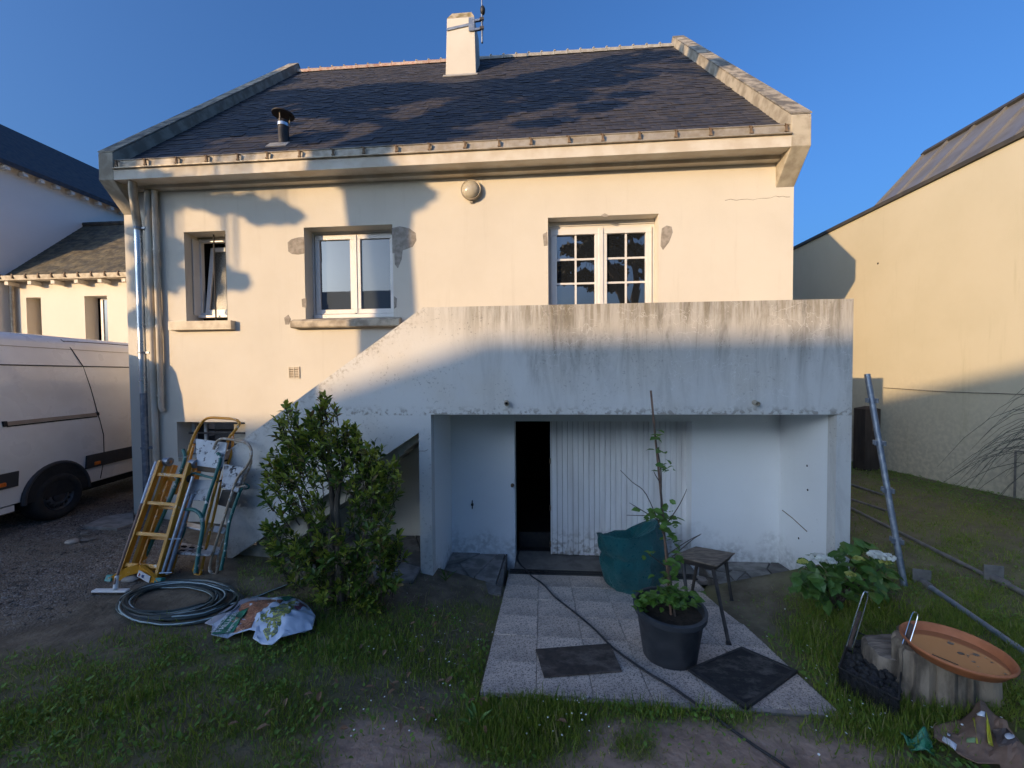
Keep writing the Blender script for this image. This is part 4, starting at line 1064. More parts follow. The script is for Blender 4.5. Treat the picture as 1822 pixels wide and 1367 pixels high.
# side section profile (n,z): tumblehome at the top, belly out at the waist
sec = [(-.06, -1.70), (-.015, -1.68), (.0, -1.45), (.02, -1.22), (.035, -.95), (.03, -.72), (.005, -.55), (-.015, -.2), (-.055, .17), (-.075, .20), (-.16, .50), (-.24, .60), (-.42, .645), (-.99, .66)]
def full(sec, w=1.98): return sec + [(-w-n_, z) for n_, z in reversed(sec[:-1])]
ring = full(sec)
stations = [(-1.19, .965, -.02), (-1.12, 1, 0), (-.40, 1, 0), (.40, 1, 0), (1.5, 1, 0), (2.6, 1, 0), (3.3, 1, -.03), (3.75, .97, -.35), (4.35, .93, -1.05), (4.75, .88, -1.15)]
vs = []; fs = []
for s_, k, zt in stations:
    for n_, z in ring:
        zz = z if z < -.9 else -.9+(z+.9)*(1+zt/1.56); vs.append(VP(s_, -.99+(n_+.99)*k, zz))
m_ = len(ring)
for i in range(len(stations)-1):
    for k in range(m_): l = (k+1) % m_; fs.append((i*m_+k, i*m_+l, (i+1)*m_+l, (i+1)*m_+k))
fs += [tuple(range(m_)), tuple((len(stations)-1)*m_+k for k in range(m_))]
b = MB(); b.add(vs, fs); body = b.build('body', M_van, van, smooth=True)
def sidestrip(name, s0, s1, z0, z1, t, mt, parent=None, off=.0):
    b = MB(); n_ = 14
    zs = [z0+(z1-z0)*i/6 for i in range(7)]
    def nn(z): return float(np.interp(z, [q_[1] for q_ in sec], [q_[0] for q_ in sec]))
    V = []; 
    for s_ in np.linspace(s0, s1, n_):
        for z in zs: V.append(VP(s_, nn(z)+off+t, z))
        V.append(VP(s_, nn(z1)+off-.03, z1)); V.append(VP(s_, nn(z0)+off-.03, z0))
    k = len(zs)+2; Fs = []
    for i in range(n_-1):
        for j in range(k): l = (j+1) % k; Fs.append((i*k+j, i*k+l, (i+1)*k+l, (i+1)*k+j))
    Fs += [tuple(range(k)), tuple((n_-1)*k+j for j in range(k))]
    b.add(V, Fs); return b.build(name, mt, parent or van, smooth=True)
sidestrip('side_trim', .40, 3.6, -1.448, -1.235, .018, M_vantrim)
sidestrip('side_trim', -1.16, -.50, -1.448, -1.245, .018, M_vantrim)
sidestrip('body_crease', -1.15, 3.3, .165, .180, .006, M_vandark); sidestrip('body_crease', -1.12, 3.3, .43, .437, .004, M_railp)
rl = sidestrip('slide_rail', -.62, .60, -.625, -.575, .016, M_railp); sidestrip('rail_shadow', -.60, .60, -.645, -.628, .006, M_vandark, rl); sidestrip('rail_end', -.645, -.605, -.635, -.565, .024, M_vandark, rl); sidestrip('rail_end', .59, .625, -.615, -.57, .024, M_vandark, rl)
def gap(pts):
    b = MB(); P = []
    for s_, z in pts: P.append(VP(s_, float(np.interp(z, [q_[1] for q_ in sec], [q_[0] for q_ in sec]))+.002, z))
    b.tube(P, .006, 5); b.build('panel_gap', M_vandark, van)
gap([(.35, .585), (.41, .45), (.49, .18), (.55, -.15), (.61, -.50), (.635, -.70), (.68, -.95), (.695, -1.23), (.69, -1.45), (.655, -1.66)])
gap([(1.95, .585), (1.97, .2), (1.98, -.5), (1.98, -1.2), (1.95, -1.66)]); gap([(.36, .56), (1.0, .575), (1.95, .58)])
for s_ in (.575, -.69):
    p = VP(s_, .022, -1.388); b = MB(); M_ = np.stack([HD, ND, UZ], 1); b.obox(p, (.10, .03, .055), M_); b.build('marker_lamp', M_orange, van, bevel=.012)
# wheel arches and wheels
def wheel(sx, n0, vis):
    c = VP(sx, n0, -1.735); w = part('wheel', van, c)
    def lat(name, prof, mt, seg=32):
        b = MB(); b.lathe((0, 0, 0), prof, seg); b.v = [tuple(c + HD*v[0] + UZ*v[1] + ND*v[2]) for v in b.v]; return b.build(name, mt, w, smooth=True)
    lat('tyre', [(.205, -.02), (.23, .005), (.29, .012), (.325, -.004), (.345, -.04), (.345, -.19), (.32, -.225), (.2, -.22)], M_tyre)
    lat('rim', [(.208, -.018), (.20, -.005), (.19, -.03), (.17, -.045), (.155, -.02), (.11, -.004), (.105, -.03), (.0001, -.03)], M_rim)
    lat('hub_cap', [(.085, -.031), (.08, -.012), (.045, -.005), (.0001, -.002)], M_vantrim, 20)
    for k in range(14):
        a = 2*math.pi*k/14; p = c + HD*(.15*math.cos(a))+UZ*(.15*math.sin(a))+ND*(-.018)
        b = MB(); t = np.array(HD*-math.sin(a)+UZ*math.cos(a)); r_ = np.array(HD*math.cos(a)+UZ*math.sin(a))
        b.obox(p, (.030, .038, .012), np.stack([t, r_, ND], 1)); b.build('wheel_slot', M_vandark, w)
wheel(0, .028, True); wheel(3.66, .028, True); wheel(0, -1.75, False); wheel(3.66, -1.75, False)
for sx in (0, 3.66):
    b = MB(); P = [VP(sx+.44*math.cos(a), .008, -1.72+.47*math.sin(a)) for a in np.linspace(R_(-2), R_(182), 20)]
    b.tube(P, .03, 8); b.build('wheel_arch', M_vantrim, van, smooth=True)
    b = MB(); c = VP(sx, 0, -1.72); n_ = 20
    A_ = [VP(sx+.43*math.cos(a), .027, -1.72+.46*math.sin(a)) for a in np.linspace(0, math.pi, n_)]; b.add(A_, [tuple(range(n_))]); b.build('arch_void', M_vandark, van)
b = MB(); q0 = [VP(s_, n_, z) for z in (-1.85, -1.69) for s_, n_ in ((-1.1, -.25), (4.3, -.25), (4.3, -1.7), (-1.1, -1.7))]; b.hexa(q0[:4], q0[4:]); b.build('underbody', M_vandark, van)
b = MB(); q0 = [VP(s_, n_, z) for z in (-1.78, -1.70) for s_, n_ in ((-1.15, -.02), (-.52, -.02), (-.52, -.12), (-1.15, -.12))]; b.hexa(q0[:4], q0[4:]); b.build('side_step', M_van, van)
# windscreen and cab side window (seen from beside the photograph only)
b = MB(); b.add([VP(2.15, -.028, -.45), VP(3.15, -.02, -.45), VP(3.05, -.06, .08), VP(2.15, -.05, .12)], [(0, 1, 2, 3)]); b.build('cab_window', M_glass, van)
b = MB(); n_ = [VP(-1.205, -.30, -.55), VP(-1.205, -.90, -.55), VP(-1.205, -.90, .15), VP(-1.205, -.33, .15)]; b.add(n_, [(0, 1, 2, 3)]); b.build('rear_window', M_glass, van)
for n0 in (-.10, -1.88):
    p = VP(-1.19, n0, -.75); b = MB(); b.obox(p, (.08, .12, .5), np.stack([HD, ND, UZ], 1)); b.build('tail_lamp', M_red, van, bevel=.01)

# ---------------------------------------------------------------- what stands behind the camera: it throws the long shadows and shows in the window panes
def back_house(name, label, xl, xr, yr, zr, pitch, half, hip=0, mt=M_nbl):
    h = thing(name, label, 'house', ((xl+xr)/2, yr, -1.7)); ze = zr-half*math.tan(pitch)
    b = MB(); b.box(xl+.3, xr-.3, yr-half+.4, yr+half-.4, -2.2, ze+.2); b.build('wall', mt, h)
    b = MB(); b.add([(xl, yr-half, ze), (xr, yr-half, ze), (xr, yr+half, ze), (xl, yr+half, ze), (xl+hip, yr, zr), (xr-hip*.3, yr, zr)], [(3, 2, 1, 0), (0, 1, 5, 4), (2, 3, 4, 5), (1, 2, 5), (3, 0, 4)]); b.build('roof', M_slate, h)
    for k in range(6):
        x = xl+1.4+k*(xr-xl-2.8)/5
        for z in (-.9, 1.9):
            if z+1.3 > ze: continue
            w = part('window', h); b = MB(); rect_frame(b, x-.5, x+.5, z, z+1.3, yr+half-.39, yr+half-.34, .07); b.build('window_frame', M_pvc, w)
            b = MB(); b.box(x-.44, x+.44, yr+half-.385, yr+half-.37, z+.06, z+1.24); b.build('pane', M_glass, w)
    return h
back_house('neighbour_house', 'long white house with hipped slate roof across the garden, behind the viewer', -30.6, -8.0, -30.0, 8.08, R_(38), 5.0, 3.2)
back_house('neighbour_house', 'white house with lower slate ridge beside the long house, behind the viewer', -46.0, -28.6, -30.5, 7.38, R_(36), 4.6, .5)
back_house('neighbour_house', 'small house with reddish walls straight behind the viewer', -9.0, 3.0, -33.0, 6.2, R_(34), 4.2, 1.5, M_annex)
def cypress(name, label, base, trunks, blobs, seed, size=.11, dens=420, twig=True):
    rr = np.random.default_rng(seed); t = thing(name, label, 'tree', base)
    b = MB()
    for tr in trunks: b.tube(tr[0], tr[1], 10)
    for c, r_ in blobs:
        # limb from the nearest trunk point
        best = min(((np.linalg.norm(np.array(p)-c)+abs(p[2]-c[2])*.6, p, i) for tr in trunks for i, p in enumerate(tr[0]) if p[2] > base[2]+2.2), key=lambda q_: q_[0])
        p0 = np.array(best[1]); mid = (p0+c)/2+np.array((0, 0, -.15))
        if c[2] > base[2]+8.6: b.tube([p0, mid, c], [.055, .03, .012], 5)
        else: b.tube([c+np.array((.1, .1, 1.1)), c], [.012, .006], 4)          # hanging twig
    b.build('trunk', M_bark, t, smooth=True)
    Vs = []; Fs = []; k0 = 0
    q_v = np.array([(-.5, 0, 0), (.5, 0, 0), (.35, 1, .1), (-.35, 1, .1)]); q_f = np.array([(0, 1, 2), (0, 2, 3)])
    for c, r_ in blobs:
        n_ = int(dens*max(.12, (r_[0]*r_[1]+r_[1]*r_[2]+r_[0]*r_[2])/3/.25)**.8)
        u = rr.normal(size=(n_, 3)); u /= np.linalg.norm(u, axis=1, keepdims=True); p = c + u*(rr.random((n_, 1))**.45)*r_
        d = rr.normal(size=(n_, 3)); d[:, 2] += .3
        Rm = frames(d, rr.random(n_)*6.28); V_, F_ = scat(q_v, q_f, p, Rm, size*(.6+rr.random(n_)))
        Vs.append(V_); Fs.append(F_+k0); k0 += len(V_)
    trimesh('crown', np.concatenate(Vs), np.concatenate(Fs), M_cyp, t)
    return t
# shaded spots on roof and wall -> foliage of the big cypress up-sun of them
def on_roof(px, py): 
    d = ray(px, py); n_ = np.array([0, -TAN, 1.0]); p0 = np.array([0, -OV, ZRL-.2]); return CAM + d*((n_ @ (p0-CAM))/(n_ @ d))
spots_r = [(830, 190, 60, 34), (900, 150, 60, 26), (760, 215, 50, 22), (980, 160, 60, 16), (1050, 135, 60, 14), (700, 165, 70, 20), (620, 180, 70, 14), (430, 230, 70, 10), (300, 262, 60, 12), (360, 240, 60, 12), (420, 212, 55, 14), (470, 185, 60, 12), (520, 165, 55, 11), (600, 168, 60, 16), (670, 165, 55, 18), (740, 168, 55, 20), (560, 200, 55, 9), (640, 208, 40, 10),
           (560, 245, 40, 9), (640, 255, 45, 9), (700, 250, 50, 10), (770, 245, 55, 12), (830, 150, 45, 28), (880, 170, 45, 26), (850, 215, 45, 16), (930, 145, 45, 24), (990, 130, 45, 20), (1050, 120, 45, 16), (1110, 105, 45, 13), (1165, 98, 35, 9),
           (940, 190, 40, 10), (1010, 172, 50, 10), (1080, 150, 45, 9), (1140, 135, 40, 7), (960, 218, 45, 7), (1060, 190, 45, 6), (1120, 168, 40, 5), (800, 215, 25, 15), (230, 262, 50, 16), (300, 225, 55, 16), (370, 190, 50, 14), (430, 158, 45, 12), (1240, 105, 35, 14), (1285, 128, 30, 10), (250, 250, 85, 26), (330, 205, 75, 24), (405, 168, 65, 20), (205, 290, 40, 16)]
spots_w = [(300, 350, 34, 20), (350, 352, 34, 14), (400, 362, 38, 13), (455, 372, 34, 9), (500, 380, 30, 6), (262, 420, 28, 40), (300, 445, 24, 11), (258, 500, 24, 26), (300, 495, 18, 7), (262, 570, 18, 16), (408, 492, 12, 8), (660, 330, 40, 14), (735, 345, 22, 16), (240, 330, 40, 30)]
SD = 8.0
blobs = []; bx_ = np.random.default_rng(3)
for P, k in [(s_, 'r') for s_ in spots_r]+[(s_, 'w') for s_ in spots_w]:
    f_ = on_roof if k == 'r' else (lambda a, c: onY(a, c, 0))
    p = f_(P[0], P[1]); e1 = np.linalg.norm(f_(P[0]+P[2], P[1])-p); e2 = np.linalg.norm(f_(P[0], P[1]+P[3])-p)
    s_ = SD+bx_.uniform(-.9, .9); c = p - SUN*s_
    e2 = e2*(.85 if k == 'r' else 1.0)
    R0 = np.array((max(.18, e1*.8), max(.18, e1*.6), max(.13, min(e2, e1))))
    for _ in range(13 if k == 'w' else 7):
        u_ = bx_.normal(size=3); u_ *= bx_.random()**.4/np.linalg.norm(u_); f2 = bx_.uniform(.13, .30) if k == 'w' else bx_.uniform(.44, .70)
        blobs.append((c+u_*R0*(1.0 if k == 'w' else .85), R0*f2*np.array((1.5, 1.1, .62 if k == 'w' else .8))))
tb_ = np.array((-2.22, 0, 0)) - SUN*SD
trunkA = [([(tb_[0], tb_[1], -2.1), (tb_[0], tb_[1], 1.0), (tb_[0]-.02, tb_[1], 3.2), (tb_[0]-.12, tb_[1], 4.4), (tb_[0]-.12, tb_[1], 5.6), (tb_[0]+.1, tb_[1]+.1, 6.6)], [.36, .34, .335, .36, .47, .46]),
          ([(tb_[0]-.1, tb_[1], 6.2), (tb_[0]-1.4, tb_[1]+.5, 6.95), (tb_[0]-3.3, tb_[1]+1.0, 7.3)], [.16, .11, .07]),
          ([(tb_[0]+.1, tb_[1], 5.9), (tb_[0]+1.5, tb_[1]+1.6, 7.6), (tb_[0]+3.4, tb_[1]+3.3, 9.0), (tb_[0]+5.0, tb_[1]+4.2, 9.8)], [.24, .18, .12, .07])]
cypress('cypress_tree', 'wide old cypress with thick trunk, to the left behind the viewer', (tb_[0], tb_[1], -1.8), trunkA, blobs, 4, .085, 520)
# second cypress, reflected in the french window
bl2 = []; r2 = np.random.default_rng(8)
for _ in range(46):
    a = r2.uniform(0, 6.28); q_ = r2.random()**.5*3.9; c = np.array((4.3+q_*math.cos(a), -15.5+q_*math.sin(a)*.8, 6.4+r2.uniform(-1.6, 2.6)-.12*q_)); bl2.append((c, np.array((.8, .8, .26))*r2.uniform(.7, 1.4)))
tB = [([(5.3, -15.5, -1.9), (5.1, -15.5, 1), (4.8, -15.5, 3), (4.0, -15.4, 5), (3.0, -15.3, 6.8)], [.42, .34, .28, .2, .1]), ([(5.6, -15.5, -1.9), (5.9, -15.5, 2), (5.8, -15.5, 4), (6.4, -15.4, 6.5), (7, -15.3, 8)], [.38, .3, .26, .2, .1]), ([(4.8, -15.5, 3), (5.2, -15.5, 5), (4.9, -15.4, 7.6)], [.22, .16, .08])]
cypress('cypress_tree', 'many stemmed dark cypress straight behind the viewer, mirrored in the french window', (5.3, -15.5, -1.8), tB, bl2, 9, .16, 300)
# ---------------------------------------------------------------- ladders leaning in the corner by the stair
def lerp(a, c, t): return np.asarray(a)*(1-t)+np.asarray(c)*t
YL = -1.10
BLp, BRp = onG(212, 1030), onG(278, 1034); TLp, TRp = onY(287, 820, YL-.10), onY(338, 824, YL-.10)
lad = thing('folding_ladder', 'yellow folded multi-joint ladder with round hinges leaning in the corner, front of the pile', 'ladder', (BLp+BRp)/2)
NL = np.cross(BRp-BLp, TLp-BLp); NL /= np.linalg.norm(NL)
if NL[1] < 0: NL = -NL                                    # points into the picture
def LQ(u, v, w=0): return lerp(lerp(BLp, BRp, u), lerp(TLp, TRp, u), v) + NL*w
for w, vt in ((0, 1.0), (.085, 1.0), (.17, .985)):
    for u in (0, 1):
        du = .0 if w == 0 else (.10 if u == 0 else -.03)
        b = MB(); b.bar(LQ(u+du, .03, w), LQ(u+du, vt, w), .034, .065, NL); b.build('stile', M_yellow, lad, bevel=.004)
for k, v in enumerate((.11, .36, .62, .875)):
    b = MB(); b.bar(LQ(-.02, v, 0), LQ(1.03, v, 0), .040, .026, NL); b.build('rung', M_yellow, lad, bevel=.004)
    b = MB(); b.bar(LQ(.1, v-.03, .12), LQ(.97, v-.03, .12), .034, .026, NL); b.build('rung', M_yellow, lad, bevel=.004)
for u in (0.08, .99):
    b = MB(); c = LQ(u, 1.0, .05); b.tube([c-(BRp-BLp)*.06, c+(BRp-BLp)*.10], .052, 18); b.build('hinge', M_galv, lad, smooth=True)
    b = MB(); c = LQ(u, 1.0, .05); b.tube([c-(BRp-BLp)*.09, c+(BRp-BLp)*.12], .020, 12); b.build('hinge_knob', pm('brass knob', (.45, .25, .14), None, 8), lad, smooth=True)
c = LQ(.98, .86, -.02); b = MB(); b.tube([c-(BRp-BLp)*.05+NL*.06, c+(BRp-BLp)*.10+NL*.05], .045, 14); b.build('hinge', M_darkwood, lad, smooth=True)
b = MB(); P = [LQ(-.12, -.015, -.03), LQ(.18, .055, -.03), LQ(.50, .095, -.03), LQ(.82, .045, -.03), LQ(1.12, -.02, -.03)]
for i in range(4): b.bar(P[i], P[i+1], .03, .085, NL) if False else b.bar(P[i], lerp(P[i], P[i+1], 1.03), .03, .085, (0, 0, 1))
b.build('stabiliser_bar', M_yellow, lad)
for u in (-.16, 1.15):
    b = MB(); b.bar(LQ(u, -.06, -.03), LQ(u, .03, -.03), .075, .06, NL); b.build('rubber_foot', M_teal, lad, bevel=.01)
b = MB(); b.bar(LQ(.56, .055, -.052), LQ(.92, .012, -.052), .004, .075, (0, 0, 1)); stk = b.build('sticker', M_sticker, lad)
for t_, mt in ((.60, M_red), (.69, M_bluep), (.72, M_bluep)):
    b = MB(); b.bar(LQ(t_, .050-.1*(t_-.56), -.0555), LQ(t_+.025, .046-.1*(t_-.56), -.0555), .003, .032, (0, 0, 1)); b.build('sticker_mark', mt, lad)
b = MB(); b.tube([LQ(1.06, .06, .02), LQ(1.16, .88, .03)], .017, 10); b.build('side_tube', M_alu, lad, smooth=True)
b = MB(); b.tube([LQ(1.14, .05, .06), LQ(1.22, .72, .07)], .022, 10); b.build('side_tube', M_galv, lad, smooth=True)
for v in (.06, .33):
    b = MB(); b.bar(LQ(.98, v, -.02), LQ(1.30, v+.01, .03), .008, .012, NL); b.build('wire_tie', M_alu, lad)

def tube_px(name, pts, r, mt, parent, n=10):
    b = MB(); b.tube([onY(a, c, y) for a, c, y in pts], r, n); return b.build(name, mt, parent, smooth=True)
def smooth_pts(pts, k=5):
    P = np.array(pts, float); out = []
    for i in range(len(P)-1):
        p0 = P[max(0, i-1)]; p1 = P[i]; p2 = P[i+1]; p3 = P[min(len(P)-1, i+2)]
        for t in np.linspace(0, 1, k, endpoint=False):
            out.append(.5*((2*p1)+(-p0+p2)*t+(2*p0-5*p1+4*p2-p3)*t*t+(-p0+3*p1-3*p2+p3)*t**3))
    out.append(P[-1]); return [tuple(p) for p in out]
def slab_px(name, quad, y, th_, mt, parent):
    """flat board whose four corners are seen at these pixels, each at its own depth"""
    P = [onY(a, c, yy) for (a, c), yy in zip(quad, y)]; n_ = np.cross(P[1]-P[0], P[3]-P[0]); n_ /= np.linalg.norm(n_)
    b = MB(); b.hexa([p-n_*th_/2 for p in P], [p+n_*th_/2 for p in P]); return b.build(name, mt, parent, bevel=.004)
gB = onG(350, 1022); yb0 = float(gB[1])
def Yb_(py, top=742, ytop=-.95, ybot=None): t = (py-top)/(1020-top); return ytop+((ybot or yb0)-ytop)*t
def dpt(pts, off=0, **k): return [(a, c, Yb_(c, **k)+off) for a, c in pts]
sB = thing('step_ladder', 'yellow step ladder with hoop rail and white paint-splashed platform, middle of the pile', 'step ladder', gB)
tube_px('hoop_rail', smooth_pts(dpt([(312, 880), (322, 845), (333, 812), (340, 790), (348, 770), (359, 752), (371, 744), (392, 744), (415, 746), (424, 750), (425, 757), (415, 770), (407, 782), (396, 820), (386, 858), (372, 912), (358, 966), (345, 1016)])), .0165, M_yellow, sB)
tube_px('rear_leg', smooth_pts(dpt([(414, 770), (413, 800), (406, 824), (394, 860), (381, 916), (367, 974), (358, 1016)], .06)), .0145, M_yellow, sB)
tube_px('rear_leg', smooth_pts(dpt([(345, 790), (335, 830), (318, 890), (296, 960), (282, 1005)], .10)), .0145, M_yellow, sB)
tube_px('foot_loop', smooth_pts(dpt([(344, 1012), (348, 1022), (355, 1023), (359, 1014)], .0)), .0145, M_yellow, sB)
slab_px('platform', [(349, 781), (405, 788), (395, 835), (352, 829)], [Yb_(781)-.01, Yb_(788)-.01, Yb_(835)-.03, Yb_(829)-.03], .02, M_white, sB)
slab_px('platform_edge', [(352, 829), (394, 835), (392, 843), (352, 838)], [Yb_(829)-.02]*4, .02, M_oldwood, sB)
slab_px('step', [(343, 853), (381, 855), (370, 892), (334, 890)], [Yb_(853), Yb_(855), Yb_(892)-.05, Yb_(890)-.05], .02, M_whiteg, sB)
slab_px('step', [(331, 930), (362, 936), (357, 944), (330, 938)], [Yb_(930)+.05]*2+[Yb_(940)-.05]*2, .02, M_alu, sB)
slab_px('step', [(318, 966), (382, 976), (374, 989), (309, 985)], [Yb_(966)+.12, Yb_(976)+.12, Yb_(989)-.06, Yb_(985)-.06], .022, M_whiteg, sB)
for i in range(4):
    for j in range(2):
        a = 324+i*14-j*3; c = 971+i*1.8+j*7
        slab_px('step_slot', [(a, c), (a+8, c+1), (a+7, c+4), (a-1, c+3.4)], [Yb_(975)+.05-.07*j]*4, .026, M_vandark, sB)
for a, c in ((401, 787), (393, 822), (385, 858)):
    b = MB(); p = onY(a, c, Yb_(c)-.015); b.tube([p, p+np.array((0, .09, 0.0))], .011, 8); b.build('rivet', M_darkwood, sB)
b = MB(); b.tube([onY(350, 846, Yb_(846)), onY(390, 850, Yb_(850))], .010, 8); b.build('cross_tube', M_yellow, sB, smooth=True)

gC = onG(380, 1022)
sC = thing('step_ladder', 'beige tubular step ladder with rounded hoop leaning against the stair wall', 'step ladder', gC)
kC = dict(top=782, ytop=-1.10, ybot=float(gC[1]))
tube_px('hoop_rail', smooth_pts(dpt([(380, 800), (386, 786), (396, 781), (415, 783), (437, 788), (446, 798), (447, 812), (439, 830), (423, 850), (410, 886), (396, 930), (382, 975), (373, 1010), (376, 1019)], .0, **kC)), .0155, M_beige, sC)
tube_px('rear_leg', smooth_pts(dpt([(446, 806), (446, 827), (434, 853), (422, 888), (408, 930), (393, 975), (387, 1000), (386, 1019)], .05, **kC)), .0145, M_beige, sC)
tube_px('foot_loop', smooth_pts(dpt([(374, 1014), (378, 1021), (384, 1021), (386, 1014)], .02, **kC)), .013, M_beige, sC)
tube_px('stay', dpt([(424, 849), (411, 884), (396, 930)], .04, **kC), .004, M_darkwood, sC, 6)
slab_px('platform', [(400, 826), (434, 832), (424, 876), (394, 868)], [Yb_(826, **kC)+.03, Yb_(832, **kC)+.03, Yb_(876, **kC)+.0, Yb_(868, **kC)+.0], .018, M_splat, sC)
slab_px('step', [(396, 872), (424, 878), (414, 905), (388, 898)], [Yb_(872, **kC)+.03]*4, .018, M_darkwood, sC)
slab_px('step', [(382, 936), (404, 940), (398, 950), (379, 946)], [Yb_(936, **kC)+.05]*2+[Yb_(948, **kC)]*2, .018, M_whiteg, sC)
slab_px('step', [(372, 970), (394, 975), (388, 988), (366, 984)], [Yb_(970, **kC)+.06]*2+[Yb_(986, **kC)]*2, .018, M_whiteg, sC)
b = MB(); b.tube([onY(421, 868, Yb_(868, **kC)), onY(436, 864, Yb_(864, **kC)+.02)], .010, 8); b.build('latch', M_beige, sC)

gD = onG(348, 1024)
tr = thing('trestle', 'green tubular steel trestle spotted with white paint, between the ladders', 'trestle', gD)
tube_px('leg', smooth_pts(dpt([(326, 800), (329, 812), (325, 830), (304, 885), (283, 934), (266, 975), (257, 993)], -.03)), .020, M_green, tr)
tube_px('leg', smooth_pts(dpt([(387, 806), (392, 815), (389, 830), (373, 877), (363, 912), (359, 930)], -.06)), .019, M_green, tr)
tube_px('leg', smooth_pts(dpt([(331, 907), (344, 907), (355, 914), (360, 926), (360, 945), (353, 985), (348, 1020)], -.08)), .021, M_green, tr)
tube_px('leg', smooth_pts(dpt([(432, 868), (425, 880), (408, 930), (401, 975), (393, 1015)], .0)), .018, M_green, tr)
tube_px('cross_bar', dpt([(331, 846), (346, 842), (382, 852)], -.05), .014, M_green, tr)
tube_px('cross_bar', smooth_pts(dpt([(330, 932), (327, 948), (318, 966)], -.05)), .014, M_green, tr)
b = MB(); p = onY(437, 866, -1.13); P = [p+np.array((.045*math.cos(a), 0, .03*math.sin(a))) for a in np.linspace(0, 6.28, 14)]; b.tube(P, .009, 6); b.build('chain_loop', M_green, tr)
# broom
bG = onG(205, 1058)
br = thing('broom', 'push broom with brown handle and white head leaning against the yellow ladder', 'broom', bG)
yB0 = float(bG[1]); b = MB(); h0 = onY(203, 1040, yB0); h1 = onY(277, 822, YL-.17)
b.tube([h0, lerp(h0, h1, .62)], .0125, 10); b.build('handle', M_broomh, br, smooth=True)
b = MB(); b.tube([lerp(h0, h1, .62), h1], .0128, 10); b.build('handle_sleeve', M_sack, br, smooth=True)
b = MB(); b.tube([onY(205, 1049, yB0), lerp(h0, h1, .06)], [.022, .016], 10); b.build('socket', M_pvc, br, smooth=True)
hl, hr = onY(166, 1051, yB0-.02), onY(228, 1051, yB0+.02)
b = MB(); b.bar(hl, hr, .055, .022); b.build('broom_head', M_pvc, br, bevel=.008)
b = MB(); dn = np.array((0, 0, -.06)); a_, c_ = hl+np.array((.01, 0, -.010)), hr-np.array((.01, 0, .010)); n_ = 26
for i in range(n_):
    for j in range(3):
        p = lerp(a_, c_, (i+.5)/n_)+np.array((0, -.018+.018*j, 0)); q_ = p+dn+np.array((random.uniform(-.02, .012), random.uniform(-.02, .02), 0)); b.tube([p, q_], [.006, .010], 5)
o = b.build('bristles', M_bristle, br); o['kind'] = 'stuff'
# ---------------------------------------------------------------- coiled garden hose
hc = onG(312, 1074); hose = thing('garden_hose', 'coiled dark green garden hose with pale stripe lying on the ground', 'hose', hc)
e1 = onG(415, 1066)-hc; e2 = onG(312, 1112)-hc
P = []; T_ = 11; hr_ = random.Random(4)
offs = [(hr_.uniform(-.22, .22), hr_.uniform(-.30, .26), hr_.uniform(.62, 1.12)) for _ in range(T_+1)]
for i in range(T_*36+1):
    t = i/36; k = int(min(t, T_-1)); f = t-k; f = f*f*(3-2*f)
    ox, oy, s_ = [(1-f)*offs[k][j]+f*offs[k+1][j] for j in range(3)]
    a = -2*math.pi*t+.6; x, y = hc[:2]+ e1[:2]*(s_*math.cos(a)+ox*.8)+e2[:2]*(s_*math.sin(a)+oy*.8)
    P.append((x, y, gz(x, y)+.016+.006*(k % 4)+.004*math.sin(3*a+k)))
e = np.array(P[-1])
for i in range(12): x, y = e[0]+.035*i, e[1]+.02*i+.004*i*i; P.append((x, y, gz(x, y)+.016))
b = MB(); b.tube(P, .0125, 8); b.build('hose_tube', M_hose, hose, smooth=True)
b = MB(); Q = [(p[0]+.008*math.cos(i*.045), p[1]-.004+.006*math.sin(i*.045), p[2]+.0085*math.sin(i*.031+1)) for i, p in enumerate(P)]; b.tube(Q, .0056, 6); b.build('stripe', M_hoses, hose, smooth=True)
# ---------------------------------------------------------------- mulch sack
sk = thing('mulch_sack', 'crumpled white mulch sack printed with bark chips and yellow flowers, lying on the grass', 'sack', onG(465, 1115))
def hs(px, py): 
    t = math.exp(-((px-505)/60)**2-((py-1118)/34)**2); return .045+.12*t+.07*(float(fbm(np.array(px*.035), np.array(py*.05)))-.5)+.03*(float(vnoise(np.array(px*.11+3), np.array(py*.16)))-.5)
sheet('sack_lining', [(364, 1114), (402, 1090), (450, 1064), (478, 1066), (512, 1070), (530, 1078), (500, 1094), (440, 1110), (400, 1122), (384, 1120)], lambda a, c: .03+.012*math.sin(a*.05)+.01*math.sin(c*.2), M_sackback, sk, 7)
sheet('sack_body', [(378, 1118), (402, 1108), (430, 1085), (446, 1080), (480, 1082), (510, 1072), (530, 1075), (545, 1085), (553, 1095), (562, 1118), (556, 1136), (530, 1146), (500, 1154), (484, 1158), (466, 1156), (450, 1150), (455, 1140), (444, 1138), (420, 1140), (405, 1143), (376, 1140)], hs, M_sack, sk, 6)
sheet('bark_print', [(412, 1118), (426, 1088), (430, 1084), (446, 1082), (478, 1083), (505, 1083), (500, 1092), (475, 1106), (452, 1126), (448, 1136), (420, 1137), (414, 1136), (428, 1122)], hs, M_chips, sk, 6, .004)
sheet('green_print', [(396, 1114), (412, 1104), (424, 1099), (444, 1098), (430, 1118), (416, 1136), (377, 1139), (382, 1130)], hs, M_sackgreen, sk, 6, .006)
sheet('green_print', [(480, 1083), (500, 1079), (512, 1071), (524, 1074), (508, 1086), (498, 1080)], hs, M_sackgreen, sk, 5, .006)
sheet('flower_print', [(456, 1128), (472, 1117), (500, 1102), (522, 1083), (530, 1077), (530, 1092), (528, 1110), (502, 1136), (494, 1148), (476, 1154), (468, 1142), (474, 1132)], hs, M_flow, sk, 6, .004)
sheet('flower_print', [(527, 1078), (536, 1082), (548, 1094), (530, 1110), (524, 1104), (529, 1092)], hs, M_flow2, sk, 6, .006)
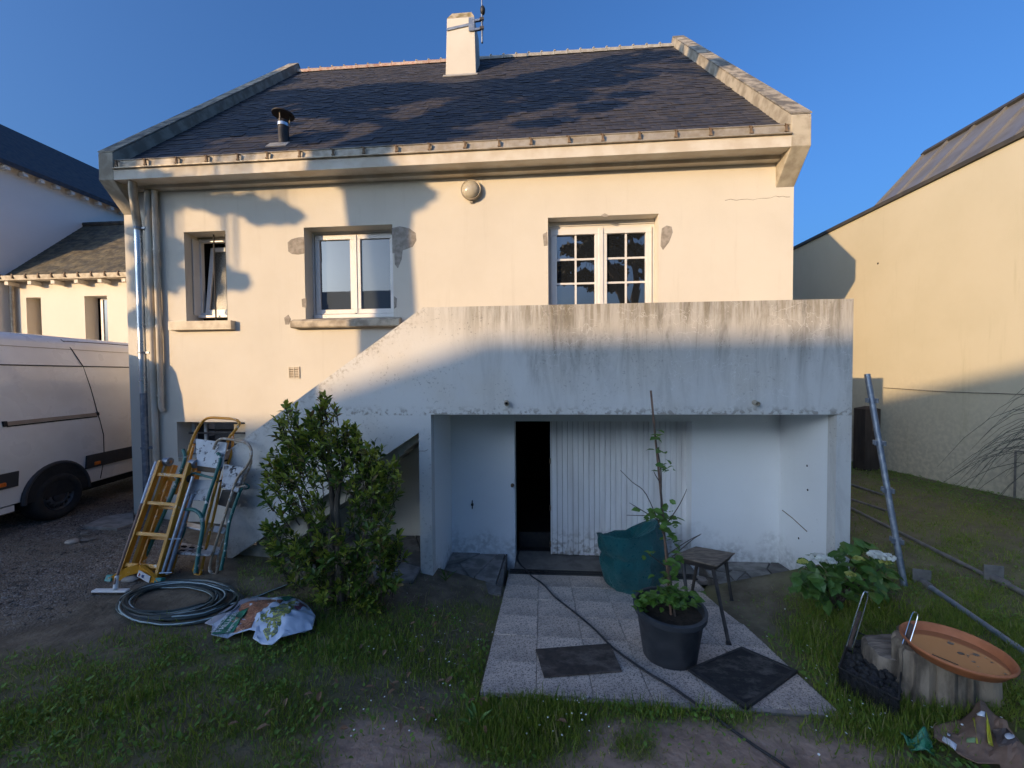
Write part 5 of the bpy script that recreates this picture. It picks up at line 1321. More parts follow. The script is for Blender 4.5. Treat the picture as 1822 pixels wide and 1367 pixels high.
def text_px(txt, p0, p1, size, parent, off, mt):
    cu = bpy.data.curves.new('lettering', 'FONT'); cu.body = txt; cu.size = size; cu.extrude = .0006; cu.materials.append(mt)
    o = bpy.data.objects.new('lettering', cu); COL.objects.link(o)
    a = onG(*p0); c = onG(*p1); a[2] += hs(*p0)+off; c[2] += hs(*p1)+off; x = (c-a)/np.linalg.norm(c-a); up = np.array((0, -.25, 1.0)); y = np.cross(up, x); y /= np.linalg.norm(y); z = np.cross(x, y)
    bpy.context.view_layer.update(); me = bpy.data.meshes.new_from_object(o.evaluated_get(bpy.context.evaluated_depsgraph_get())); bpy.data.objects.remove(o)
    me.materials.clear(); me.materials.append(mt)
    put('lettering', me, parent, M4(np.stack([x, y, z], 1), a))
text_px('ÉCORCES DE', (384, 1135), (404, 1113), .05, sk, .022, M_sticker); text_px('PAILLAGE', (394, 1136), (422, 1107), .066, sk, .024, M_sticker); text_px('MARITIME', (407, 1137), (430, 1112), .04, sk, .024, M_sticker)
# ---------------------------------------------------------------- door mats, cable
def board_on_patio(o_name, label, cat, quad, th_, mt, rim=None):
    P = [onPatio(*q_) for q_ in quad]; c = sum(P)/4; t = thing(o_name, label, cat, c) if rim else None
    up = PATIO_N/np.linalg.norm(PATIO_N)
    def sh(k, h): return [c+(p-c)*k+up*h for p in P]
    b = MB(); b.hexa(sh(.9 if rim else 1, .004), sh(.9 if rim else 1, th_))
    if not rim: return tag(b.build(o_name, mt, None, bevel=.004), label, cat)
    b.build('mat_pile', mt, t)
    b = MB(); o4, i4 = sh(1, .003), sh(.88, .003); o5, i5 = sh(1, th_+.004), sh(.90, th_+.006)
    for i in range(4): j = (i+1) % 4; b.hexa([o4[i], o4[j], i4[j], i4[i]], [o5[i], o5[j], i5[j], i5[i]])
    b.build('mat_border', rim, t); return t
board_on_patio('door_mat', 'worn brown doormat lying on the patio slabs', 'doormat', [(953, 1158), (1085, 1148), (1107, 1197), (968, 1208)], .016, M_matbrown)
board_on_patio('door_mat', 'black rubber-edged doormat turned cornerwise on the patio', 'doormat', [(1320, 1155), (1420, 1198), (1328, 1266), (1224, 1195)], .018, M_matblack, M_rubber)
cp = [(-.34, .45, -2.72), (-.36, .1, -2.712), (-.30, -.12, -2.712), (-.22, -.24, -2.715)]
for px_, py_ in ((945, 1026), (965, 1040), (985, 1062), (1005, 1078), (1030, 1098), (1058, 1122), (1085, 1150), (1110, 1170), (1150, 1198), (1190, 1222), (1225, 1246)):
    q_ = onPatio(px_, py_); cp.append((q_[0], q_[1], q_[2]+.012))
for px_, py_ in ((1262, 1272), (1300, 1300), (1345, 1332), (1395, 1365), (1450, 1410), (1520, 1480)):
    q_ = onG(px_, py_); cp.append((q_[0], q_[1], q_[2]+.012))
b = MB(); b.tube(smooth_pts(cp, 6), .0088, 8); tag(b.build('power_cable', M_cable, None, smooth=True), 'black power cable running from the garage across the patio', 'cable')
# ---------------------------------------------------------------- green garden bag
bgc = np.array((1.13, -.66, patio_z(-.66)+.004))
bag = thing('garden_bag', 'slumped green woven plastic garden waste bag against the garage door', 'bag', bgc)
vs = []; fs = []; na, nl = 72, 26; brr = random.Random(2)
fold = [brr.uniform(0, 6.28) for _ in range(6)]
for j in range(nl):
    t = j/(nl-1); z = .70*t; rx = .30+.085*math.sin(t*2.9); ry = .25+.06*math.sin(t*2.9)
    if j == 0: rx *= .93; ry *= .93
    for i in range(na):
        a = 2*math.pi*i/na
        w = 1+.035*math.sin(3*a+fold[0]+2*t)+.030*math.sin(7*a+fold[1]-5*t)+.018*math.sin(13*a+fold[2]+9*t)+.05*t*math.sin(2*a+fold[3])
        x = rx*w*math.cos(a); y = ry*w*math.sin(a); zz = z + .05*t*t*math.sin(a*2+1.0) + (.10*t**3)*math.sin(a+2.2)
        kink = .055*math.exp(-((t-.62)/.08)**2)*(1 if math.cos(a+.3) < .2 else .2); x *= 1-kink*2; y *= 1-kink*2
        rn = (float(fbm(np.array(a*3.2+20), np.array(t*5.0), 3))-.5)*.16 + abs(float(vnoise(np.array(a*5+t*7), np.array(t*9-a*2)))-.5)*.07; x *= 1+rn; y *= 1+rn
        x -= .10*t*t*(1 if math.cos(a) < 0 else .3)
        vs.append((bgc[0]+x, bgc[1]+y, bgc[2]+zz))
for j in range(nl-1):
    for i in range(na): l = (i+1) % na; fs.append((j*na+i, j*na+l, (j+1)*na+l, (j+1)*na+i))
fs.append(tuple(range(na-1, -1, -1)))
top = (nl-1)*na; k0 = len(vs)                             # mouth folds inwards and down
for s_, dz in ((.90, -.015), (.72, -.10), (.45, -.17)):
    cx = sum(v[0] for v in vs[top:top+na])/na; cy = sum(v[1] for v in vs[top:top+na])/na
    for i in range(na): v = vs[top+i]; w = 1+.08*math.sin(5*i/na*6.28+1); vs.append((cx+(v[0]-cx)*s_*w, cy+(v[1]-cy)*s_*w, v[2]+dz+.015*math.sin(i*.8)))
rings = [top, k0, k0+na, k0+2*na]
for q_ in range(3):
    for i in range(na): l = (i+1) % na; fs.append((rings[q_]+i, rings[q_]+l, rings[q_+1]+l, rings[q_+1]+i))
fs.append(tuple(rings[3]+i for i in range(na)))
b = MB(); b.add(vs, fs); o = b.build('bag_body', M_bag, bag, smooth=True, fixn=True); ss = o.modifiers.new('smooth', 'SUBSURF'); ss.levels = 1; ss.render_levels = 1
b = MB(); b.tube([vs[top+i] for i in range(na)], .009, 6, closed=True); b.build('hem', M_bag, bag, smooth=True)
# ---------------------------------------------------------------- plant pot with staked sapling
pc = np.array((1.078, -2.20, patio_z(-2.20)+.004)); PR = .292
pot = thing('plant_pot', 'large black plastic tub standing on the patio slabs', 'pot', pc)
ph = .43
b = MB(); b.lathe(pc, [(.0001, .0), (.205, .0), (.215, .012), (.268, ph-.05), (.272, ph-.046), (.292, ph-.046), (.296, ph-.004), (.285, ph), (.268, ph), (.262, ph-.06), (.25, ph-.09), (.0001, ph-.085)], 48); b.build('tub', M_pot, pot, smooth=True)
b = MB(); b.disc((pc[0], pc[1], pc[2]+ph-.07), .262, 32); b.build('soil', M_potting, pot)
sap = thing('sapling', 'thin leafy sapling tied to a tall cane in the black tub', 'plant', (pc[0], pc[1], pc[2]+ph-.07))
s0 = np.array((pc[0]+.01, pc[1]-.02, pc[2]+ph-.12)); s1 = onY(1158, 695, -2.14)
b = MB(); b.tube([s0, lerp(s0, s1, .5)+np.array((.008, 0, 0)), s1], [.011, .010, .009], 8); b.build('cane', M_bamboo, sap, smooth=True)
st1 = [s0+np.array((.03, -.02, 0)), onY(1187, 985, -2.2), onY(1177, 910, -2.2), onY(1176, 840, -2.2), onY(1168, 790, -2.2), onY(1163, 755, -2.18)]
b = MB(); b.tube(smooth_pts(st1), list(np.linspace(.0095, .003, 26)), 7); b.build('stem', M_twig, sap, smooth=True)
brs = [[(1180, 950), (1150, 880), (1125, 858), (1104, 837)], [(1178, 930), (1140, 907), (1120, 895)], [(1180, 940), (1205, 905), (1218, 880), (1222, 870)], [(1183, 990), (1220, 965), (1248, 950)], [(1186, 1000), (1230, 962), (1246, 952)], [(1178, 920), (1150, 918), (1115, 917)], [(1186, 1010), (1160, 990), (1152, 985)], [(1175, 860), (1166, 845), (1163, 838)]]
for br_ in brs:
    b = MB(); yv = -2.2+random.uniform(-.08, .08); b.tube(smooth_pts([tuple(onY(a, c, -2.2 if i == 0 else yv)) for i, (a, c) in enumerate(br_)], 4), list(np.linspace(.005, .0022, (len(br_)-1)*4+1)), 5); b.build('branch', M_twig, sap)
ovm = bpy.data.meshes.new('leaf'); ovm.from_pydata([tuple(v) for v in OVAL_V*np.array((1, 1, 1))], [], [tuple(f) for f in LEAF_F]); ovm.materials.append(M_sap); ovm.update()
def leaf_at(px_, py_, Y, L, parent, me, name='leaf', up=.25):
    a = random.uniform(0, 6.28); d = np.array([[math.cos(a), math.sin(a)*.8-.3, random.gauss(up, .25)]]); Rm = frames(d, np.array([random.gauss(0, .5)]))[0]
    p = onY(px_, py_, Y)-Rm[:, 1]*L*.3; put(name, me, parent, M4(Rm, p, L))
cl = [(1180, 833, 20, 8, 14), (1173, 775, 14, 10, 6), (1172, 800, 12, 5, 4), (1168, 915, 28, 14, 26), (1190, 930, 20, 14, 16), (1195, 960, 12, 16, 10), (1200, 1000, 18, 14, 14), (1160, 985, 14, 10, 5), (1180, 1065, 40, 12, 90), (1150, 1068, 16, 10, 30), (1215, 1070, 24, 12, 40), (1195, 1052, 26, 10, 26), (1188, 1030, 20, 12, 14)]
for cx, cy, sx_, sy_, n_ in cl:
    for _ in range(n_): leaf_at(random.gauss(cx, sx_*.6), random.gauss(cy, sy_*.6), -2.2+random.uniform(-.2, .16)*min(1, sx_/25), random.uniform(.05, .095), sap, ovm)
# ---------------------------------------------------------------- stool
lg = [onPatio(1297, 1148), np.array((2.10, -1.13, patio_z(-1.13)+.05)), np.array((1.80, -.80, patio_z(-.8))), np.array((1.53, -1.42, patio_z(-1.42)))]
tz = -2.06; TQ = [onZ(1197, 988, tz), onZ(1276, 1007, tz), onZ(1308, 984, tz), onZ(1238, 972, tz)]
stl = thing('stool', 'rough stool with weathered board top and four splayed dark legs', 'stool', sum(lg)/4)
b = MB(); b.hexa([p-np.array((0, 0, .014)) for p in TQ], TQ); b.build('board_top', M_stool, stl, bevel=.004)
cT = sum(TQ)/4; b = MB()
I4 = [cT+(p-cT)*.80 for p in TQ]; O4 = [cT+(p-cT)*.95 for p in TQ]
b.hexa([p-np.array((0, 0, .085)) for p in I4], [p-np.array((0, 0, .016)) for p in O4]); b.build('apron', M_darkwood, stl, bevel=.01)
order = [1, 2, 3, 0]
for L_, k in zip(lg, order):
    tp = cT+(TQ[k]-cT)*.68-np.array((0, 0, .07)); b = MB(); b.tube([tp, lerp(tp, L_, .5), L_+np.array((0, 0, .006))], [.022, .017, .0165], 12); lo = b.build('leg', M_darkwood, stl, smooth=True)
    b = MB(); b.tube([lerp(tp, L_, .965), L_+np.array((0, 0, .004))], [.020, .023], 12); b.build('rubber_tip', M_rubber, lo, smooth=True)
b = MB(); q0, q1 = lerp(cT-np.array((0, 0, .05)), lg[2], .45), lerp(cT-np.array((0, 0, .05)), lg[1], .5); b.tube([q0, q1], .008, 6); b.build('brace', M_darkwood, stl)
# ---------------------------------------------------------------- stumps, saucer, fire basket
spx = onG(1700, 1255); SC = spx+np.array((.06, .16, 0)); SH = .30
stump = thing('tree_stump', 'rough grey stump carrying the terracotta saucer', 'stump', SC)
wr = np.random.default_rng(6); ph_ = wr.random(8)*6.28
wob = lambda a: 1+.07*math.sin(3*a+ph_[0])+.06*math.sin(7*a+ph_[1])+.05*math.sin(13*a+ph_[2])+.035*math.sin(29*a+ph_[3])+.02*math.sin(47*a)
b = MB(); b.lathe((SC[0], SC[1], SC[2]-.08), [(.31, 0), (.285, .06), (.25, .16), (.245, .28), (.25, SH+.05), (.235, SH+.075), (.0001, SH+.07)], 120, 1.1, .85, wob); b.build('stump_body', M_stump, stump, smooth=True)
s2 = onZ(1622, 1130, SC[2]+.24); s2[2] = gz(s2[0], s2[1])
st2_ = thing('tree_stump', 'low weathered stump with grained top behind the saucer', 'stump', s2)
wob2 = lambda a: 1+.10*math.sin(2*a+1)+.07*math.sin(5*a+2)+.03*math.sin(11*a)
b = MB(); b.lathe((s2[0], s2[1], s2[2]-.08), [(.29, 0), (.26, .12), (.255, .25), (.24, .27)], 60, 1.15, .8, wob2); b.build('stump_body', M_stump, st2_, smooth=True)
b = MB(); b.lathe((s2[0], s2[1], s2[2]-.08), [(.241, .268), (.22, .278), (.10, .282), (.0001, .28)], 60, 1.15, .8, wob2); b.build('cut_face', M_stumptop, st2_, smooth=True)
zs_ = SC[2]+SH+.0
sc0 = onZ(1699, 1158, zs_+.045); sc0[2] = zs_
dish = thing('saucer', 'wide round terracotta saucer holding shallow water on the stump', 'saucer', sc0)
RS = np.linalg.norm(onZ(1799, 1182, zs_+.06)-onZ(1599, 1136, zs_+.06))/2
b = MB(); b.lathe(sc0, [(.0001, .0), (RS*.80, .0), (RS*.86, .010), (RS*.96, .055), (RS, .062), (RS*1.01, .072), (RS*.985, .080), (RS*.955, .076), (RS*.93, .062), (RS*.85, .016), (.0001, .012)], 64); b.build('dish', M_terra, dish, smooth=True)
b = MB(); b.disc((sc0[0], sc0[1], sc0[2]+.030), RS*.875, 64); b.build('water', M_water, dish)
for k in range(13):
    a = random.uniform(-1.6, 1.2); q_ = random.uniform(.1, .82)*RS; b = MB(); b.sph((sc0[0]+q_*math.cos(a), sc0[1]+q_*math.sin(a), sc0[2]+.031), random.choice((.004, .006, .008, .014)), 7, 5, (1.5, 1, .25)); b.build('debris', M_stump, dish, smooth=True)
b = MB(); b.tube([sc0+np.array((-.17, -.03, .035)), sc0+np.array((-.12, -.14, .050))], .003, 5); b.build('twig', M_twig, dish)
# fire basket: black wire mesh box with two chromed handles
A0, A1, A2, A3 = onG(1598, 1292), onG(1492, 1228), onG(1515, 1155), onG(1606, 1200)
fbk = thing('wire_basket', 'black wire mesh fire basket with two chromed handles in the grass', 'basket', (A0+A1+A2+A3)/4)
hB = .15; up3 = np.array((0, 0, 1.0))
def mesh_panel(P, nu, nv, name='mesh_panel'):
    b = MB()
    for i in range(nu+1): t = i/nu; b.tube([lerp(P[0], P[1], t), lerp(P[3], P[2], t)], .0018, 3, False)
    for j in range(nv+1): t = j/nv; b.tube([lerp(P[0], P[3], t), lerp(P[1], P[2], t)], .0016, 3, False)
    b.build(name, M_black, fbk)
cs = [A0+up3*.02, A1+up3*.02, A2+up3*.02, A3+up3*.02]
for i in range(4):
    j = (i+1) % 4; mesh_panel([cs[i], cs[j], cs[j]+up3*hB, cs[i]+up3*hB], 36, 11)
mesh_panel([c+up3*.004 for c in cs], 34, 34)
for i in range(4):
    j = (i+1) % 4; b = MB(); b.tube([cs[i]+up3*hB, cs[j]+up3*hB], .005, 6); b.build('rim_wire', M_black, fbk)
b = MB(); 
for i in range(420):
    u, v = random.uniform(.03, .97), random.uniform(.03, .97); p = lerp(lerp(cs[0], cs[1], u), lerp(cs[3], cs[2], u), v); b.sph(p+up3*random.uniform(.02, .10), random.uniform(.015, .032), 5, 4)
o = b.build('charcoal', M_black, fbk); o['kind'] = 'stuff'
for e_, tp in (((1512, 1150), (1541, 1054)), ((1612, 1146), (1629, 1090))):
    yv = float(onG(e_[0], e_[1]+(92 if e_[0] > 1600 else 62))[1]); pA = onY(e_[0]-6, e_[1], yv); pB = onY(tp[0]-5, tp[1], yv+.05); pC = onY(tp[0]+5, tp[1]+3, yv+.05); pD = onY(e_[0]+5, e_[1]+3, yv)
    b = MB(); b.tube(smooth_pts([tuple(pA), tuple(lerp(pA, pB, .9)), tuple(lerp(pB, pC, .5)+up3*.006), tuple(lerp(pD, pC, .9)), tuple(pD)], 5), .0035, 6); b.build('handle', M_chrome, fbk, smooth=True)
    b = MB(); b.bar(lerp(pA, pD, .45), lerp(lerp(pA, pD, .45), lerp(pB, pC, .45), .66), .020, .012, (0, 1, 0)); b.build('grip', M_grip, fbk, bevel=.003)
# ---------------------------------------------------------------- torn paper bag and a scrap of film
pb = thing('paper_bag', 'torn brown paper bag with yellow stripes lying in the near right grass', 'bag', onG(1735, 1345))
def hp_(a, c): return .05+.06*(float(fbm(np.array(a*.03), np.array(c*.04+9)))-.5)+.02*(float(vnoise(np.array(a*.10+3), np.array(c*.14)))-.5)+.10*math.exp(-((a-1745)/16)**2-((c-1290)/22)**2)
sheet('bag_sheet', [(1660, 1307), (1682, 1300), (1712, 1291), (1728, 1288), (1738, 1279), (1744, 1273), (1770, 1288), (1792, 1301), (1794, 1312), (1822, 1342), (1860, 1380), (1870, 1420), (1790, 1410), (1778, 1370), (1740, 1372), (1705, 1358), (1690, 1345), (1662, 1330)], hp_, M_paper, pb, 8)
sheet('dark_print', [(1764, 1312), (1790, 1314), (1812, 1338), (1800, 1348), (1776, 1345)], hp_, M_paperd, pb, 7, .004)
sheet('yellow_stripe', [(1753, 1302), (1759, 1310), (1767, 1342), (1758, 1342), (1755, 1318)], hp_, M_printy, pb, 6, .006)
sheet('yellow_stripe', [(1729, 1300), (1733, 1302), (1740, 1340), (1737, 1341)], hp_, M_printy, pb, 6, .006)
sheet('white_label', [(1736, 1300), (1752, 1302), (1751, 1308), (1738, 1306)], hp_, M_sticker, pb, 6, .006); sheet('white_label', [(1678, 1328), (1702, 1344), (1700, 1352), (1676, 1336)], hp_, M_sticker, pb, 6, .006)
sheet('white_label', [(1684, 1318), (1691, 1321), (1690, 1329), (1685, 1327)], hp_, M_sticker, pb, 6, .006); sheet('green_print', [(1720, 1331), (1736, 1333), (1735, 1339), (1719, 1337)], hp_, M_printg, pb, 6, .006)
sheet('round_badge', [(1796+9*math.cos(a), 1331+8*math.sin(a)) for a in np.linspace(0, 6.28, 12, endpoint=False)], hp_, M_sticker, pb, 5, .008)
fo = thing('plastic_scrap', 'torn scrap of shiny green plastic film beside the paper bag', 'scrap', onG(1635, 1340))
sheet('film', [(1600, 1322), (1612, 1319), (1626, 1319), (1637, 1323), (1640, 1311), (1646, 1322), (1656, 1328), (1664, 1352), (1650, 1357), (1630, 1350), (1618, 1338), (1606, 1334)], lambda a, c: .05+.03*math.sin(a*.15)+.02*math.sin(c*.3+a*.1), M_foil, fo, 5)
# ---------------------------------------------------------------- scaffold tubes
p0_ = onG(1610, 1043); p1_ = onY(1543, 666, -.92)
scf = thing('scaffold_pole', 'dark blue-grey scaffold upright with wedge rosettes leaning beside the balcony corner', 'scaffold pole', p0_)
b = MB(); b.tube([p0_-np.array((0, 0, .03)), p1_], .0275, 14); b.build('tube', M_galv, scf, smooth=True)
dpl = (p1_-p0_)/np.linalg.norm(p1_-p0_)
for t in (.20, .43, .655, .865):
    c = lerp(p0_, p1_, t); b = MB(); b.tube([c-dpl*.02, c+dpl*.02], .034, 12); b.build('collar', M_galv, scf, smooth=True)
    for a in (0, 1.57, 3.14, 4.71):
        e_ = np.array((math.cos(a+.3), math.sin(a+.3), 0)); b = MB(); b.bar(c+e_*.03, c+e_*.062, .02, .05); b.build('wedge_cup', M_galv, scf, bevel=.004)
def gpipe(label, pts, r, mt, plate=None):
    P = [];
    for a, c in pts: q_ = onG(a, c); P.append(q_+np.array((0, 0, r*.9)))
    t = thing('scaffold_tube', label, 'scaffold tube', P[0], 'scaffold tubes lying in the grass')
    Q = []
    for i in range(len(P)-1):
        for k in range(8): q_ = lerp(P[i], P[i+1], k/8); Q.append(q_)
    Q.append(P[-1]); b = MB(); b.tube([Q[0], Q[-1]] if len(pts) == 2 else Q, r, 12); b.build('tube', mt, t, smooth=True)
    if plate is not None:
        q_ = P[plate]; d_ = (P[1]-P[0])/np.linalg.norm(P[1]-P[0]); s_ = np.cross(d_, (0, 0, 1)); s_ /= np.linalg.norm(s_); n_ = np.cross(s_, d_)
        b = MB(); b.obox(q_+np.array((0, 0, .045)), (.15, .012, .15), np.stack([s_, d_, n_], 1)); b.build('base_plate', M_galvl, t, bevel=.004)
        b = MB(); b.tube([q_-d_*.01, q_+d_*.13], r*1.45, 12); b.build('socket', M_galvl, t, smooth=True)
gpipe('nearest scaffold tube lying in the grass, running past the saucer, with base plate', [(1640, 1038), (1822, 1165), (1960, 1262)], .024, M_galv, 0)
gpipe('long bare scaffold tube in the grass, running out from behind the balcony corner', [(1500, 900), (1765, 1033)], .021, M_galvl, None)
gpipe('scaffold tube with base plate leaving the picture at the right edge', [(1768, 1032), (1822, 1061), (1900, 1102)], .026, M_galvl, 0)
gpipe('short scaffold tube in the grass just beyond the leaning upright', [(1500, 886), (1592, 916)], .019, M_galvl, None)
gpipe('farthest scaffold tube in the grass beyond the leaning upright', [(1500, 860), (1580, 886)], .021, M_galvl, None)
# post and wire by the yellow wall
pp = onG(1541, 832); pp[0] = min(pp[0], 6.35); pp = np.array((6.35, onX(1541, 832, 6.35)[1], 0)); pp[2] = gz(pp[0], pp[1])
po = thing('timber_post', 'dark square timber post standing against the yellow wall', 'post', pp)
ztp = onX(1541, 727, 6.35)[2]
b = MB(); b.box(pp[0]-.14, pp[0]+.14, pp[1]-.14, pp[1]+.14, pp[2]-.1, ztp); b.build('shaft', M_post, po, bevel=.01)
b = MB(); b.hexa([(pp[0]-.14, pp[1]-.14, ztp+.001), (pp[0]+.14, pp[1]-.14, ztp+.001), (pp[0]+.14, pp[1]+.14, ztp+.001), (pp[0]-.14, pp[1]+.14, ztp+.001)], [(pp[0]-.02, pp[1]-.02, ztp+.05), (pp[0]+.02, pp[1]-.02, ztp+.05), (pp[0]+.02, pp[1]+.02, ztp+.05), (pp[0]-.02, pp[1]+.02, ztp+.05)]); b.build('post_cap', M_post, po)
b = MB(); b.tube([(pp[0]+.03, pp[1]-.142, ztp-.38), (pp[0]+.03, pp[1]-.15, ztp-.38)], .05, 12); b.build('knot', M_oldwood, po)
wa = onX(1572, 690, NX-.02); wb = onX(1822, 702, NX-.02)
b = MB(); b.tube([wa, lerp(wa, wb, .5)-np.array((0, 0, .02)), wb], .004, 5); tag(b.build('wall_wire', M_twig), 'thin wire stretched along the yellow wall', 'wire')
fp = onX(1806, 845, NX-.03); b = MB(); b.tube([(NX-.03, fp[1], gz(NX-.1, fp[1])), (NX-.03, fp[1], fp[2]+.33), (NX-.03, fp[1]-.4, fp[2]+.35)], .012, 6); tag(b.build('wall_pipe', M_galvl), 'thin bent metal pipe on the foot of the yellow wall', 'pipe')
# board and stones on the gravel
Pq = [onG(148, 941), onG(185, 923), onG(238, 916), onG(238, 936), onG(208, 945)]
b = MB(); n_ = 5; b.add([p+np.array((0, 0, .04)) for p in Pq]+[p+np.array((0, 0, -.01)) for p in Pq], [tuple(range(n_)), tuple(range(2*n_-1, n_-1, -1))]+[(i, (i+1) % n_, n_+(i+1) % n_, n_+i) for i in range(n_)])
tag(b.build('stone_slab', M_stone, None, bevel=.008), 'broken flat slab lying on the gravel by the house corner', 'slab')
stl_ = ['flat pale stone on the gravel, farthest left', 'small pale stone on the gravel below the broken slab', 'round stone on the gravel beside the flat stones', 'pale pebble under the foot of the yellow ladder', 'small grey pebble beside the broken slab', 'tiny white pebble on the gravel near the wheel']
for (px_, py_, r_), lb in zip(((128, 966, .07), (150, 963, .055), (163, 961, .05), (232, 1033, .07), (150, 950, .05), (176, 940, .03)), stl_):
    q_ = onG(px_, py_); b = MB(); b.sph((q_[0], q_[1], q_[2]+r_*.2), r_, 10, 7, (1.3, .8, .45)); b.v = [(v[0]+random.uniform(-.006, .006), v[1]+random.uniform(-.006, .006), v[2]+random.uniform(-.004, .004)) for v in b.v]
    tag(b.build('stone', M_stone, None, smooth=True), lb, 'stone', 'stones on the gravel')
b = MB(); q0, q1, q2 = onG(1022, 1252), onG(1036, 1247), onG(1056, 1242); b.tube(smooth_pts([tuple(q_+np.array((0, 0, .015))) for q_ in (q0, q1, q2)]), .008, 6); tag(b.build('plastic_strip', M_pvc, None, smooth=True), 'short white plastic strip on the soil at the patio edge', 'strip')
# ---------------------------------------------------------------- big evergreen shrub by the stair
YS = -1.85
sg = onG(602, 1078)
shr = thing('shrub', 'large leafy evergreen shrub growing in front of the stair', 'shrub', sg)
rs = np.random.default_rng(21)
tr0 = [[(588, 1075), (590, 960), (592, 900), (585, 840), (572, 790)], [(606, 1078), (602, 960), (600, 890), (612, 830), (632, 800)], [(575, 1070), (560, 980), (540, 900), (520, 850)], [(618, 1075), (640, 980), (665, 900), (685, 840)]]
b = MB()
for i, t in enumerate(tr0): b.tube(smooth_pts([tuple(onY(a, c, YS+(.0 if i < 2 else .1))) for a, c in t], 5), list(np.linspace(.042 if i < 2 else .022, .012, (len(t)-1)*5+1)), 8)
b.build('stem', M_bark, shr, smooth=True)
lobes = [(520, 755, 38, 40, 30), (578, 740, 24, 26, 12), (560, 775, 50, 40, 34), (505, 800, 28, 36, 20), (600, 800, 50, 40, 34), (650, 815, 38, 30, 28), (685, 830, 30, 28, 24), (545, 830, 55, 35, 34), (500, 870, 36, 35, 24), (640, 850, 55, 30, 34), (690, 865, 28, 22, 16), (540, 905, 45, 30, 24), (660, 905, 45, 30, 26),
         (500, 950, 40, 24, 20), (560, 960, 50, 40, 36), (640, 950, 55, 45, 44), (690, 960, 30, 30, 18), (600, 1010, 65, 40, 56), (540, 1010, 50, 35, 30), (660, 1020, 50, 40, 40), (610, 1060, 60, 28, 40), (480, 960, 16, 14, 7), (712, 975, 12, 10, 5), (648, 1075, 40, 20, 18), (575, 712, 12, 16, 5), (545, 770, 30, 30, 14), (610, 775, 30, 24, 14), (640, 800, 30, 20, 12), (485, 830, 20, 30, 12), (510, 985, 40, 30, 18), (705, 1000, 20, 25, 10), (690, 900, 24, 20, 10)]
pos = []; dirs = []; young = []; lens = []
tw = MB()
for cx, cy, rx, ry, n_ in lobes:
    for _ in range(int(n_*.95)):
        a = rs.uniform(0, 6.28); q_ = rs.random()**.5; px_, py_ = cx+rx*q_*math.cos(a), cy+ry*q_*math.sin(a)
        dep = rs.uniform(-1, 1)*rx/683*4*.95
        if 572 < px_ < 622 and 858 < py_ < 935 and dep < .12: continue
        tip = onY(px_, py_, YS+dep)
        ctr = onY(600, min(cy+40, 1050), YS); outd = tip-ctr; outd = outd/np.linalg.norm(outd)
        ax_d = outd*.55+np.array((0, -.25, .75))+rs.normal(size=3)*.22; ax_d /= np.linalg.norm(ax_d)
        tw.tube([tip-ax_d*.16+np.array((0, 0, -.02)), tip], [.005, .003], 4, False)
        yg = rs.random() < (.8 if py_ < 890 else .45)
        m_ = rs.integers(9, 14)
        for k in range(m_):
            ph = 2.4*k+rs.uniform(-.3, .3); el_ = rs.uniform(.25, .8) if k < m_-4 else rs.uniform(.9, 1.25)
            x = np.cross(ax_d, (.3, .2, 1)); x /= np.linalg.norm(x); y = np.cross(ax_d, x)
            d = (x*math.cos(ph)+y*math.sin(ph))*math.cos(el_)+ax_d*math.sin(el_)
            pos.append(tip-ax_d*(.11*(1-k/m_))); dirs.append(d); young.append(yg and k >= m_-6); lens.append(rs.uniform(.045, .10))
o = tw.build('twig', M_twig, shr, fixn=False); o['kind'] = 'stuff'
pos = np.array(pos); dirs = np.array(dirs); young = np.array(young); lens = np.array(lens)
Rm = frames(dirs, rs.normal(0, .5, len(dirs)))
lm_o = bpy.data.meshes.new('leaf'); lm_o.from_pydata([tuple(v) for v in LEAF_V*np.array((1.15, 1, 1))], [], [tuple(f) for f in LEAF_F]); lm_o.materials.append(M_shrub); lm_o.update()
lm_y = lm_o.copy(); lm_y.materials.clear(); lm_y.materials.append(M_shrubn)
front = np.argsort(pos[:, 1])[:len(pos)//3]; pick = rs.choice(front, 300, replace=False); sel = np.zeros(len(pos), bool); sel[pick] = True
for i in pick: put('leaf', lm_y if young[i] else lm_o, shr, M4(Rm[i], pos[i], lens[i]))
for mask, mt in ((~sel & ~young, M_shrub), (~sel & young, M_shrubn)):
    V_, F_ = scat(LEAF_V*np.array((1.15, 1, 1)), LEAF_F, pos[mask], Rm[mask], lens[mask]); trimesh('leaf', V_, F_, mt, shr, 'stuff')
